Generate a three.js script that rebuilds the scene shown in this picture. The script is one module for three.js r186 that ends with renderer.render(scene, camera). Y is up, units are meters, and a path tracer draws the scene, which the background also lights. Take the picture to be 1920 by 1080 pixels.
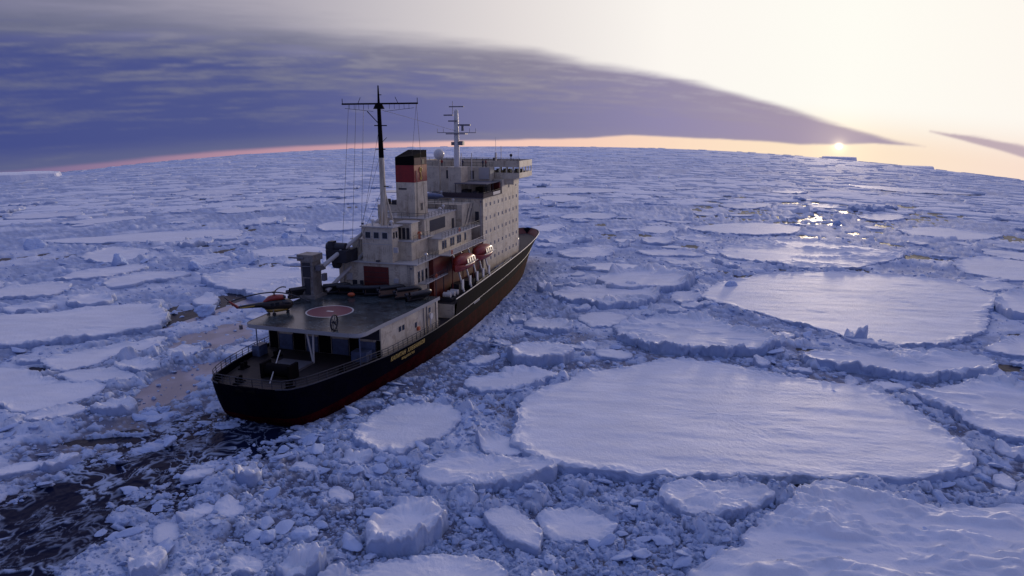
import * as THREE from 'three';
import { mergeGeometries, mergeVertices } from 'three/addons/utils/BufferGeometryUtils.js';
import { MarchingCubes } from 'three/addons/objects/MarchingCubes.js';

// ---------------------------------------------------------------- camera, sky, sun, exposure
const scene = new THREE.Scene();
const EYE = 42, RAD = Math.PI / 180;
const camera = new THREE.PerspectiveCamera(2 * Math.atan(540 / 1300) / RAD, 16 / 9, 0.5, 9000);
camera.position.set(0, EYE, 0);
camera.rotation.set(-12.76 * RAD, 0, 0);
const renderer = new THREE.WebGLRenderer({ antialias: true });
renderer.toneMapping = THREE.LinearToneMapping;
renderer.toneMappingExposure = 1.0;
renderer.shadowMap.enabled = true;

// ---- small deterministic noise kit
const { sin, cos, abs, min, max, sqrt, floor, PI, exp, pow, atan2, hypot, imul } = Math;
const clamp = (x, a = 0, b = 1) => (x < a ? a : x > b ? b : x), lerp = (a, b, t) => a + (b - a) * t;
const sst = (a, b, x) => { const t = clamp((x - a) / (b - a)); return t * t * (3 - 2 * t); };
const hash = (i, j, s) => { let n = imul(i, 374761393) ^ imul(j, 668265263) ^ imul(s + 17, 2246822519 | 0); n = imul(n ^ (n >>> 15), 2246822519 | 0); n = imul(n ^ (n >>> 13), 3266489917 | 0); return ((n ^ (n >>> 16)) >>> 0) / 4294967296; };
const vn = (x, y, s) => {
  const i = floor(x), j = floor(y), u = x - i, v = y - j, a = u * u * (3 - 2 * u), b = v * v * (3 - 2 * v);
  const p = hash(i, j, s), q = hash(i + 1, j, s), r = hash(i, j + 1, s), t = hash(i + 1, j + 1, s);
  return p + (q - p) * a + (r - p) * b + (p - q - r + t) * a * b;
};
const fbm = (x, y, s, o = 4) => { let f = 0, a = 0.5, n = 0; for (let k = 0; k < o; k++) { f += a * vn(x, y, s + k * 13); n += a; a *= 0.5; x = x * 2.03 + 1.7; y = y * 2.03 + 9.2; } return f / n; };
function rng(seed) { let s = seed >>> 0; return () => { s = (s + 0x6d2b79f5) | 0; let t = imul(s ^ (s >>> 15), 1 | s); t = (t + imul(t ^ (t >>> 7), 61 | t)) ^ t; return ((t ^ (t >>> 14)) >>> 0) / 4294967296; }; }
const table = (T, x) => { // T: [[x, ...values]]
  if (x <= T[0][0]) return T[0].slice(1);
  for (let k = 1; k < T.length; k++) if (x <= T[k][0]) { const t = (x - T[k - 1][0]) / (T[k][0] - T[k - 1][0]); return T[k].slice(1).map((v, i) => lerp(T[k - 1][i + 1], v, t)); }
  return T[T.length - 1].slice(1);
};
const tab1 = (T, x) => table(T, x)[0];

// ---- the frozen sea is a very low dome: it falls away to the sides, so its horizon bows as in the photograph
const G = (x, z) => { const r2 = x * x + z * z; return -(2.704e-6 * r2 + 9.96e-6 * x * x + 1.0128e-4 * x * x * x * x / max(r2, 1)); };
const dipOf = (a) => { const s2 = sin(a * RAD) ** 2; return Math.atan(sqrt(4 * EYE * (2.704e-6 + 9.96e-6 * s2 + 1.0128e-4 * s2 * s2))) / RAD; };

// ---- sky: a twilight sky with one long cloud bank, computed by direction
const SUN_AZ = 24.8, TILT = -7 * RAD;
const srgb = (r, g, b) => [r, g, b].map((v) => { v /= 255; return v <= 0.04045 ? v / 12.92 : ((v + 0.055) / 1.055) ** 2.4; });
const mix3 = (a, b, t) => [lerp(a[0], b[0], t), lerp(a[1], b[1], t), lerp(a[2], b[2], t)];
const S = (a, r, g, b) => [a, ...srgb(r, g, b)];
const STRIP = [S(-180, 96, 98, 144), S(-70, 102, 100, 144), S(-36, 118, 106, 148), S(-28, 152, 124, 153), S(-18, 188, 146, 162), S(-10, 212, 168, 172), S(-3, 240, 196, 186), S(5, 246, 206, 188), S(14, 252, 222, 196), S(25, 254, 232, 202), S(36, 249, 224, 208), S(60, 214, 182, 184), S(110, 124, 116, 152), S(180, 96, 98, 144)];
const CLEAR = [S(-180, 104, 117, 168), S(-70, 126, 132, 174), S(-36, 138, 136, 162), S(-18, 170, 165, 178), S(0, 226, 219, 218), S(12, 252, 247, 241), S(25, 255, 253, 244), S(36, 254, 248, 240), S(60, 218, 212, 212), S(110, 138, 144, 182), S(180, 104, 117, 168)];
const CLOUD_HI = [S(-180, 95, 100, 137), S(-36, 107, 110, 137), S(-15, 117, 118, 143), S(0, 136, 131, 151), S(12, 150, 141, 168), S(30, 178, 160, 172), S(60, 150, 140, 166), S(98, 98, 102, 148), S(180, 92, 99, 146)];
const CLOUD_LO = [S(-180, 73, 81, 131), S(-36, 69, 79, 137), S(-20, 79, 87, 140), S(-8, 101, 104, 151), S(3, 127, 124, 159), S(12, 146, 138, 173), S(25, 172, 155, 174), S(60, 150, 140, 166), S(98, 84, 92, 144), S(180, 70, 80, 140)];
const UPPER = [[-180, 27], [-110, 27], [-62, 25], [-46, 13], [-34.7, 11.6], [-22, 10.1], [-14.7, 9.05], [-6.7, 8.1], [1.7, 7.3], [5.9, 6.4], [10, 5.85], [14.1, 5.15], [18.1, 4.2], [21.9, 3.25], [25.6, 2.35], [28.4, 1.76], [30.4, 1.5], [70, 12], [90, 25], [180, 27]];
const LOWER = [[-180, 0.7], [-36, 0.42], [-30, 0.26], [-17, 0.3], [-2.6, 0.44], [1.7, 0.56], [6, 0.72], [9.4, 1.0], [14.3, 0.93], [22.1, 0.88], [24.7, 1.06], [27.1, 1.38], [30.4, 1.48], [70, 0.9], [180, 0.7]];
const C2U = [[30.5, 2.58], [32.2, 2.52], [34.1, 2.38], [36, 2.15], [46, 1.7], [60, 1.5]], C2L = [[30.5, 2.5], [32.3, 2.17], [34.2, 1.83], [36, 1.44], [46, 0.8], [60, 1.5]];
const ZENITH = [0.175, 0.24, 0.52], FRONTHIGH = [0.66, 0.55, 0.66], BACKHIGH = [0.08, 0.125, 0.35];
function skyColor(a, el) {
  const e = el + dipOf(a), near = abs(a - SUN_AZ), low = table(STRIP, a);
  let c = table(CLEAR, a);
  c = mix3(low, c, sst(0.6, 4.2, e));
  c = mix3(c, mix3(BACKHIGH, FRONTHIGH, 0.5 + 0.5 * cos((a - SUN_AZ) * RAD)), sst(10, 26, e)); c = mix3(c, ZENITH, sst(24, 72, e));
  if (e < 34) {
    const wide = sst(-30, 14, a), streak = fbm(a * 0.11 + e * 0.12, e * 1.15 + a * 0.03, 3, 4), fine = fbm(a * 0.42 + streak * 2, e * 4.2 + a * 0.16, 9, 5);
    const up = tab1(UPPER, a) + (streak - 0.5) * lerp(3.2, 0.35, wide) + (fine - 0.5) * lerp(1.0, 0.28, wide), lo = tab1(LOWER, a) + (fine - 0.5) * 0.12;
    const soft = lerp(2.6, 0.42, sst(-24, 14, a)) * lerp(1, 0.45, sst(14, 30, a)) + 0.05;
    let m = sst(up + soft * 0.6, up - soft, e) * sst(lo - 0.1, lo + lerp(0.25, 0.07, wide), e);
    if (a > 30.4) m *= sst(70, 98, a);
    const depth = clamp((e - lo) / max(0.3, up - lo));
    let col = mix3(table(CLOUD_LO, a), table(CLOUD_HI, a), sst(0.25, 1, depth + (streak - 0.5) * 0.95 + (fine - 0.5) * 0.85));
    const wisp = sst(0.5, 0.78, fine) * sst(0.35, 0.85, depth) * (1 - 0.5 * wide); col = mix3(col, mix3(table(CLEAR, a), table(CLOUD_HI, a), 0.35), wisp * 0.28);
    col = mix3(col, table(CLOUD_HI, a), 0.55 * sst(0.16, 0.0, depth));
    c = mix3(c, col, m);
    if (a > 30.4 && a < 60) {
      const u2 = tab1(C2U, a) + (fine - 0.5) * 0.35, l2 = tab1(C2L, a) + (fine - 0.5) * 0.1;
      c = mix3(c, srgb(186, 166, 178), 0.92 * sst(u2 + 0.1, u2 - 0.12, e) * sst(l2 - 0.06, l2 + 0.08, e));
    }
    const ds = hypot((a - SUN_AZ) * 1.0, e - 0.98);
    const veil = 1 - 0.75 * sst(1.05, 1.2, e), g = 1.9 * veil * sst(0.34, 0.06, ds) + 0.42 * exp(-ds * ds / 0.22) + 0.10 * exp(-ds * ds / 4);
    c = [c[0] + g, c[1] + g * 0.82, c[2] + g * 0.5];
  }
  return c;
}
{
  const W = 4096, H = 2048, data = new Float32Array(W * H * 4), ct = cos(TILT), st = sin(TILT);
  for (let row = 0; row < H; row++) {
    const up = ((row + 0.5) / H - 0.5) * PI, y = sin(up), r = cos(up), step = row < H * 0.49 ? W : row > H * 0.62 ? 8 : 1;
    for (let col = 0; col < W; col += step) {
      let c;
      if (step === W) c = [0.19, 0.19, 0.36];
      else {
        const th = ((col + step * 0.5) / W - 0.5) * 2 * PI, x = cos(th) * r, z = sin(th) * r, wy = y * ct - z * st, wz = y * st + z * ct;
        c = skyColor(atan2(x, -wz) / RAD, Math.asin(clamp(wy, -1, 1)) / RAD);
      }
      for (let k = 0; k < step; k++) { const o = (row * W + col + k) * 4; data[o] = c[0]; data[o + 1] = c[1]; data[o + 2] = c[2]; data[o + 3] = 1; }
    }
  }
  const t = new THREE.DataTexture(data, W, H, THREE.RGBAFormat, THREE.FloatType);
  t.mapping = THREE.EquirectangularReflectionMapping; t.magFilter = THREE.LinearFilter; t.minFilter = THREE.LinearFilter; t.needsUpdate = true;
  scene.background = t; scene.environment = t;
  scene.backgroundRotation.set(TILT, 0, 0); scene.environmentRotation.set(TILT, 0, 0);
}
const sun = new THREE.DirectionalLight(new THREE.Color().setRGB(1, 0.80, 0.60), 1.05);
{
  const el = 3.4 * RAD, az = SUN_AZ * RAD;
  sun.position.set(sin(az) * cos(el) * 900, sin(el) * 900, -cos(az) * cos(el) * 900);
  sun.target.position.set(0, 0, 0);
  sun.castShadow = true; sun.shadow.radius = 9; sun.shadow.mapSize.set(4096, 4096);
  Object.assign(sun.shadow.camera, { left: -420, right: 420, top: 420, bottom: -420, near: 1, far: 2400 });
  scene.add(sun, sun.target);
}

// ---------------------------------------------------------------- naming helpers
const used = new Map();
const numbered = (n) => { const k = used.get(n) ?? 0; used.set(n, k + 1); return k ? `${n}_${String(k).padStart(3, '0')}` : n; };
function tag(o, label, category, group) { o.userData.label = label; o.userData.category = category; if (group) o.userData.group = group; return o; }
function shade(o) { o.castShadow = o.receiveShadow = true; return o; }
function top(mesh, name, kind) { mesh.name = numbered(name); if (kind) mesh.userData.kind = kind; scene.add(shade(mesh)); return mesh; }
function part(name, geo, mat, parent, label) {
  const g = Array.isArray(geo) ? (geo.length > 1 ? mergeGeometries(geo.map((q) => { const w = q.index ? q.toNonIndexed() : q; for (const k of Object.keys(w.attributes)) if (!['position', 'normal', 'uv'].includes(k)) w.deleteAttribute(k); return w; })) : geo[0]) : geo;
  const m = shade(new THREE.Mesh(g, mat)); m.name = name; if (label) m.userData.label = label; parent.add(m); return m;
}

// ---------------------------------------------------------------- materials
const lin = (r, g, b) => new THREE.Color().setRGB(r, g, b);
function grainTexture(n, fn, srgbSpace, rep) {
  const d = new Uint8Array(n * n * 4);
  for (let y = 0; y < n; y++) for (let x = 0; x < n; x++) { const c = fn(x / n, y / n, x, y), o = (y * n + x) * 4; d[o] = clamp(c[0]) * 255; d[o + 1] = clamp(c[1]) * 255; d[o + 2] = clamp(c[2]) * 255; d[o + 3] = 255; }
  const t = new THREE.DataTexture(d, n, n); t.wrapS = t.wrapT = THREE.RepeatWrapping; t.magFilter = THREE.LinearFilter; t.minFilter = THREE.LinearMipmapLinearFilter; t.generateMipmaps = true;
  if (srgbSpace) t.colorSpace = THREE.SRGBColorSpace; if (rep) t.repeat.set(rep, rep); t.needsUpdate = true; return t;
}
const tileNoise = (u, v, f, s) => { // value noise that tiles at 1
  const x = u * f, y = v * f, i = floor(x), j = floor(y), a = x - i, b = y - j, p = a * a * (3 - 2 * a), q = b * b * (3 - 2 * b), w = (n) => ((n % f) + f) % f;
  return lerp(lerp(hash(w(i), w(j), s), hash(w(i + 1), w(j), s), p), lerp(hash(w(i), w(j + 1), s), hash(w(i + 1), w(j + 1), s), p), q);
};
const snowBump = grainTexture(512, (u, v) => { const h = 0.4 * tileNoise(u, v, 12, 1) + 0.3 * tileNoise(u, v, 31, 2) + 0.2 * tileNoise(u, v, 67, 3) + 0.1 * tileNoise(u, v, 160, 4); return [h, h, h]; });
const snowMat = new THREE.MeshStandardMaterial({ color: 0xffffff, vertexColors: true, roughness: 0.62, bumpMap: snowBump, bumpScale: 0.05 });
const brashMat = new THREE.MeshStandardMaterial({ color: 0xffffff, vertexColors: true, roughness: 0.75, bumpMap: snowBump, bumpScale: 0.10 });
const blockMat = new THREE.MeshStandardMaterial({ color: lin(0.48, 0.585, 0.80), roughness: 0.7, bumpMap: snowBump, bumpScale: 0.06 });
const farMat = new THREE.MeshStandardMaterial({ color: lin(0.80, 0.82, 0.88), roughness: 0.85 });
const waterBump = grainTexture(512, (u, v) => { const h = 0.5 * tileNoise(u, v, 10, 21) + 0.3 * tileNoise(u, v, 24, 22) + 0.2 * tileNoise(u, v, 60, 23); return [h, h, h]; });
const seaMat = new THREE.MeshPhysicalMaterial({ color: lin(0.005, 0.009, 0.026), roughness: 0.4, ior: 1.33, specularIntensity: 0.4, bumpMap: waterBump, bumpScale: 0.2 });

// ---------------------------------------------------------------- the ship's place (needed to keep ice out of the hull)
const HEAD = 17 * RAD, SHIP = new THREE.Vector3(-37.5, 0, -94.5);
const toShip = (x, z) => { const dx = x - SHIP.x, dz = z - SHIP.z; return [dx * sin(HEAD) - dz * cos(HEAD), dx * cos(HEAD) + dz * sin(HEAD)]; };
const fromShip = (s, t, h) => new THREE.Vector3(SHIP.x + sin(HEAD) * s + cos(HEAD) * t, h, SHIP.z - cos(HEAD) * s + sin(HEAD) * t);
const HU = [0, 0.003, 0.008, 0.02, 0.045, 0.09, 0.145, 0.235, 0.33, 0.47, 0.64, 0.81, 0.92, 0.97, 1];
const HB0 = [0, 4.4, 6.2, 7.4, 8.3, 9.2, 10.2, 11.9, 12.9, 12.8, 10.9, 8.0, 4.6, 2.0, 0], HB6 = [0, 4.6, 6.4, 7.6, 8.8, 10.3, 11.6, 13.0, 13.3, 12.4, 10.9, 8.3, 5.4, 2.8, 0], HB9 = [0, 4.7, 6.5, 7.8, 9.0, 10.5, 11.8, 13.2, 13.4, 12.5, 11.0, 8.9, 6.6, 4.0, 0];
const sStern = (h) => lerp(0.8, -1.8, pow(clamp(h / 6), 0.6)), sBow = (h) => 137 + clamp(h / 9.2, -0.2, 1.2) * 10;
const hermite = (X, Y, x) => { let k = 1; while (k < X.length - 1 && x > X[k]) k++; const h = X[k] - X[k - 1], t = clamp((x - X[k - 1]) / h), d = (i) => (i <= 0 || i >= X.length - 1 ? (i <= 0 ? (Y[1] - Y[0]) / (X[1] - X[0]) : (Y[i] - Y[i - 1]) / (X[i] - X[i - 1])) : (Y[i + 1] - Y[i - 1]) / (X[i + 1] - X[i - 1])); const m0 = d(k - 1) * h, m1 = d(k) * h; return max(0, (2 * t ** 3 - 3 * t * t + 1) * Y[k - 1] + (t ** 3 - 2 * t * t + t) * m0 + (3 * t * t - 2 * t ** 3) * Y[k] + (t ** 3 - t * t) * m1); };
function hullB(s, h) {
  const u = clamp((s - sStern(h)) / (sBow(h) - sStern(h)));
  const lin1 = (Y) => (u < 0.03 ? (() => { let k = 1; while (u > HU[k]) k++; return lerp(Y[k - 1], Y[k], (u - HU[k - 1]) / (HU[k] - HU[k - 1])); })() : hermite(HU, Y, u));
  const b6 = lin1(HB6);
  return h <= 6 ? lerp(lin1(HB0), b6, pow(clamp((h + 1.5) / 7.5), 0.75)) * (h < 0 ? 1 + h * 0.06 : 1) : lerp(b6, lin1(HB9), clamp((h - 6) / 3.2, 0, 1.3));
}

// ---------------------------------------------------------------- ice floes: where they lie
// label, thickness above the water, height of hummocks, depth of wind ripples, centre, outline round the centre
const FLOES = [
  ['largest smooth flat snow floe in the foreground, right of centre', 1.35, 0.06, 1, 30.8, -96.3, [-27.4,-8.1,-19.8,-16.9,-9.8,-22,-0.5,-25,7.4,-22.1,14.2,-17,19.6,-14.5,27.1,-11.6,29.2,-5.5,30.3,1.1,30.2,8.7,28.3,14.4,25.6,17.6,20.8,19.4,11.9,19.1,3,18.9,-5.6,19.2,-12.7,19.1,-18.5,18.7,-24.2,17.3,-27.8,14.7,-30.3,10.4,-30.4,0.5]],
  ['broad oval white floe beyond the largest one, small snow mounds on its far side', 1, 0.1, 0.8, 87.9, -172.1, [-39.9,-1.4,-30.8,-16.3,-19.4,-26.1,-0.7,-33.7,15.4,-33.6,28.9,-28.8,39.6,-20.7,39.2,-5,24.7,13.8,14.5,27.9,4.8,36.1,-5.4,40.4,-14,40.7,-19,38,-20.2,31.1,-25,26.2,-29.1,18.2,-35.1,9.8]],
  ['pale lumpy floe just behind the broad oval floe at right', 0.9, 0.22, 0.8, 104, -241.1, [-16.7,-20.1,3.5,-30.4,16.2,-25.7,26.9,-13.8,34.9,0.4,18.7,16.9,-1,29,-13.8,27.8,-24.1,19,-30.8,12.3,-31.9,0.7]],
  ['long thin floe right of centre, below the glinting water', 0.8, 0.05, 0.6, 104.4, -303.4, [-11.4,-13.6,15.7,-20.8,24.9,-6.5,14.9,12.7,-1.1,19.8,-17.6,15.9,-27.4,1.4]],
  ['small lens shaped white floe to the right of the bow', 0.7, 0.03, 0.5, 63.6, -299.1, [-9,-1.4,4.2,-14.1,8.9,1.7,-0.1,11.6,-7.3,8.5]],
  ['narrow pale floe right of the bow and left of the pale lumpy floe', 0.6, 0.05, 0.5, 54.9, -239.3, [-11.2,-4.6,-5,-7,9.2,-2.6,11.3,4.9,-0.3,6.2,-7.2,4.2]],
  ['wind sculpted snow floe filling the bottom right corner', 1.3, 0.3, 2.2, 38.7, -59.8, [-15.5,-2.8,-8.1,-9.4,-4.2,-14.5,-0.7,-15.4,2.1,-13.3,7.3,-11.6,11.2,-10.1,18.9,-10.8,25.4,-9.2,15.1,7.3,-7.9,13.6,-21.6,10.8,-23.7,4.7,-20.7,0.7]],
  ['triangular floe beside the small black lead in the foreground', 1, 0.25, 1, 23.1, -72.3, [-5.8,-2.2,-2,-3.4,3.6,-3.1,6.4,-1.9,7,-0.1,4.5,1.8,-0.3,4,-3.8,3.7,-5.6,1.4]],
  ['hummocky floe with a sheer dark edge at the right border', 1.4, 0.45, 1.4, 75.5, -98.5, [-11,-2.4,-12,-7.9,-8.1,-7.5,-0.4,-11.3,6.5,-12.3,10.5,-6.8,10.4,2.8,0.3,15.1,-5.7,10.8,-8.6,7.6,-9.5,1.7]],
  ['long floe with rubble lip between the oval floe and the largest floe', 1.3, 0.35, 1.2, 71.1, -120.4, [-17.3,-0.6,-17.2,-3.4,-9.7,-6.8,-1.2,-5.3,9.7,-5,16.9,-2.1,15.2,3.3,8.9,5.7,2.4,7.2,-4.6,6.6,-8.8,3.9,-13.4,1.4]],
  ['small smooth white floe left of a tall blue ridge', 0.6, 0.02, 0.5, 20.7, -152.1, [-5,-3,-1.8,-6,4.3,-5,6.6,-2.1,1.5,6,-3.3,6.9,-4.9,2.5]],
  ['drifted floe with blue mounds between the oval and largest floes', 1.4, 0.55, 1.4, 37.1, -137.9, [-15.4,-4.6,-9.8,-10.6,-3.3,-13.4,7.1,-12.1,10.4,-3.5,15.8,0.4,16.9,6,12.5,9.5,3.2,13,-1.3,11,-6.5,11.4,-11.7,6.2,-15.3,1.8]],
  ['rough pitted floe of heaped snow to the right of the ship\'s bow', 1.3, 0.5, 1.2, 24.8, -173.2, [-13.7,-2.5,-4.6,-10.2,7,-10.2,14.3,-3.8,11.3,4,3.5,10.7,-3.1,11.7,-7.9,8.5,-12.8,4.1]],
  ['tilted thick slab beside the far left corner of the largest floe', 2.3, 0.25, 0.7, 5.2, -124.3, [-3.7,-3.7,-0.1,-5.1,4.1,-4.4,6,-0.4,4,3.5,-1.4,4.7,-4.8,4.7,-5.7,2.2]],
  ['wedge shaped floe tucked between the hull and the largest floe', 0.9, 0.25, 1, 0.1, -111.6, [-3.8,-2.8,3.7,-5.6,7.8,-2.8,6.2,1.1,0.7,4.1,-4.9,5.6,-8,1.9]],
  ['rounded rough edged floe close to the ship\'s starboard quarter', 1.1, 0.3, 1, -14.9, -92.7, [-6.1,-1.7,-3.2,-7.4,1.6,-8.5,5.8,-7.4,7.7,-1.7,5.9,2.5,2.7,6.6,-0.1,9.4,-4.3,7.6,-7.8,4.6]],
  ['crumbling block floe below the left end of the largest floe', 1.7, 0.4, 1, -3.3, -78, [-6.1,-2.2,-2.9,-4,3.3,-3.1,8.9,-1.6,8.8,0.3,5.8,2.3,1.4,3.4,-3,3.6,-7.2,3,-8.2,1]],
  ['jagged upthrust floe at the bottom, left of the leaning slab', 1.9, 0.6, 1, -11.2, -66, [-2.5,-2.7,0.4,-4.4,4,-1.9,3.8,0.5,1.5,3.4,-1.1,4.1,-3.1,3.2,-3.8,1]],
  ['oblong leaning slab of ice at the bottom centre', 1.5, 0.15, 0.6, 0.3, -66.3, [-3.3,-2.4,-1.2,-3.6,1.2,-1.8,2.8,2.1,2.4,4.2,0.6,3,-2,0.3]],
  ['smooth drift of snow with a curled crest at the bottom edge, centre', 1.8, 0.3, 1, -7.3, -56, [-5.9,-2.8,-3,-4.1,0.5,-4.8,4.2,-4.5,6.4,-2.4,7.3,1.5,4.6,4.3,-4.5,4.3,-8.1,0.7]],
  ['large pale floe with a blue sided edge at the left border', 1.5, 0.18, 1, -98.3, -147.4, [-23.8,-2.7,-19.7,-7,-9.4,-10.2,-0.1,-15.9,11.2,-16.5,19.5,-6.1,21.9,2.5,17.4,6.9,11.7,10.6,4.6,14.8,-2.9,16.2,-11.8,15.7]],
  ['flat slab floe in front of the large pale floe at left', 0.8, 0.08, 0.8, -78.9, -126, [-3.3,-3.2,6.2,-9.3,9.8,-5.3,5,-1.3,1.4,6.3,-1.7,9.1,-4.9,7,-9.5,3]],
  ['cracked flat floe at the lower left border', 0.7, 0.05, 0.8, -81.7, -109.2, [-16.9,-10,-11.5,-10.7,-5.9,-9.6,-0.1,-5.3,4.6,-2.2,10.6,-2.9,14.2,-0.2,13.9,4.3,10.7,8.6,7.9,10.6,6.3,10.6,1.5,7.3,-3.7,7.2]],
  ['small flat floe against the dark crack at left', 0.7, 0.05, 0.8, -72.3, -114.9, [-7.2,-0.6,-2.4,-4.1,5.4,-1.4,7.1,1.1,3.6,3.4,-3.4,2.7]],
  ['strip of floe broken off the cracked floe at lower left', 0.8, 0.2, 0.8, -68.8, -97.8, [-2.1,-1.5,1.7,-3.3,3.8,-1.2,1.5,1.6,-1.2,3.5,-3.6,1.7]],
  ['thin floe edge between the flat slab and the ship\'s port quarter', 0.8, 0.15, 0.8, -67.8, -119.7, [-5.1,-0.8,-2.1,-4,3.6,-1.2,4.8,2.4,0,3.7]],
  ['round crumbled floe above the large pale floe at left', 1.2, 0.3, 0.8, -106.6, -170.4, [-5.8,-0.3,-3.6,-6,4.3,-2.6,5.9,3.7,-0.7,5.5]],
  ['pale floe at the left border above the large pale floe', 1, 0.12, 0.8, -132.3, -182.3, [-14.7,-0.3,-8.4,-3.5,-2.9,-8.4,4.3,-11.3,10.8,-3.3,12.2,5.6,0.1,8.3,-7.8,8.8]],
  ['very long flat floe lying across the left middle distance', 0.8, 0.05, 0.8, -144.4, -282.6, [-24.4,-3.7,-0.8,-15,25.8,-17.9,32.5,-1.5,26.4,11.2,-4.5,12.7,-31.4,13.4,-44.6,6.1]],
  ['pale tilted floe in the left middle distance, below the very long flat floe', 1.1, 0.2, 0.8, -106.7, -197.1, [-6.6,-6.3,3.3,-9,12.1,-3.8,3.8,4.8,-3.1,11.4,-8.6,6.9]],
  ['big snowy floe touching the ship\'s port side behind the helicopter', 1.6, 0.3, 1, -63.6, -190.6, [-24.7,-3.1,-20,-14.6,-5.7,-20.2,8,-18.2,19.9,-8.2,18.5,11.6,10.7,23.6,6.5,26.8,0.6,21.1,-8,12.5,-17.9,5.7]],
  ['small white floe in the brown slush by the ship\'s port quarter', 1, 0.3, 0.6, -76.9, -169.1, [-3.6,-1,-2.1,-6.2,3.7,0.9,3.2,4.7,-0.3,4.1]],
  ['low floe in the slush halfway between the flat slab and the stern', 0.7, 0.2, 0.6, -63.5, -128.5, [-3.8,-0.6,-1.3,-3.7,2.6,-2.2,3.4,2.2,-0.7,3.7]],
  ['rubble topped floe above the dark wake at left', 1, 0.4, 0.6, -60.8, -99.7, [-3.7,-0,-0.6,-2.8,3.1,-0.5,2.9,1.7,-0.7,2.3]],
  ['flat floe far beyond the bow with a darker crack before it', 0.7, 0.05, 0.6, 40.3, -507.7, [-34.4,-12.8,-12,-23.2,16.5,-23.7,45.7,-4.3,7.7,24.5,-29.3,24.8]],
  ['flat floe behind the glinting water at right', 0.7, 0.05, 0.6, 190.2, -355.3, [-12,-3.4,15.1,-15,11.5,1.8,-12.4,16.3]],
  ['flat floe at right, below the two bright glinting pools', 0.8, 0.08, 0.6, 187.5, -297.8, [-17.3,-7.7,9.3,-20.4,23.7,1.7,-6.2,19.8,-20.3,10.2]],
  ['broad floe at the right border behind the oval floe', 0.9, 0.12, 0.8, 157.2, -216.7, [-12.6,-7.4,7.5,-20.4,19.6,-9.3,6.9,14,-12.6,19,-18,7.9]],
  ['thin pale floe in the left distance above the very long flat floe', 0.7, 0.05, 0.6, -146.1, -382.9, [-5.2,-10.8,13.2,-14.8,11.3,1.8,-3.7,15.8,-14.8,9.6]],
  ['pale floe in the left distance, uppermost of the long ones', 0.7, 0.05, 0.6, -201.3, -471.3, [-1.9,-20.6,11.2,-1.6,2.5,16.1,-10.8,9.8]],
  ['long pale floe in the distance to the left of the funnel', 0.7, 0.05, 0.6, -98.5, -429.8, [-6.3,-11.5,9.3,-18.2,11.6,10,-3.1,15.8,-15.4,5.4]],
  ['white floe just beyond the bow bulwark', 0.7, 0.05, 0.6, 15.5, -304.6, [-6.4,-4.3,5.4,-13.7,7,0.9,0.4,11.1,-6.4,11.1]],
  ['flat hummock fringed floe to the right of the bow, above the pitted floe', 0.9, 0.25, 0.8, 25.9, -239, [-10,-1.8,5.3,-12.4,9.5,2.5,0.9,9.9,-7.9,7.8]],
  ['small floe at the right border below the oval floe', 1.2, 0.35, 0.8, 102.1, -130.2, [3.4,-6.9,8.7,-2.4,2.5,5.5,-7,4.7,-9,0.2]],
  ['heaped ridge of blue snow blocks in front of the narrow pale floe', 2.2, 1.3, 0.8, 37.7, -190.6, [-6.1,-10.7,6.9,-12.4,14,-3,9.8,7.8,-1,11.9,-10.7,10.6,-13.8,0.9]],
  ['tall snow bank at the right edge of the oval floe', 1.5, 0.8, 0.8, 127.3, -167.1, [-4.5,-3.1,6.2,-12.8,12.8,-10.3,-4.2,12.3,-11.9,12.8]],
  ['flat pale floe ahead of the bow at the foot of the distant field', 0.7, 0.06, 0.6, 33.3, -446.1, [-15.7,-11.9,2.4,-20.1,17.7,2.9,-4.2,24.2]],
  ['long low floe to the left of the crane, beyond the port side', 0.8, 0.12, 0.8, -79.1, -244.1, [-7.6,-8.8,5.7,-10.9,14.1,-1.1,5.9,9.7,-4.5,11.5,-14,0.3]],
  ['long streak of floe far off at right, below the low hill', 0.6, 0.04, 0.5, 319, -563.4, [-36.9,-43,11.8,-22.1,45.8,27.9,-16.8,29.2]],
];
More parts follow.
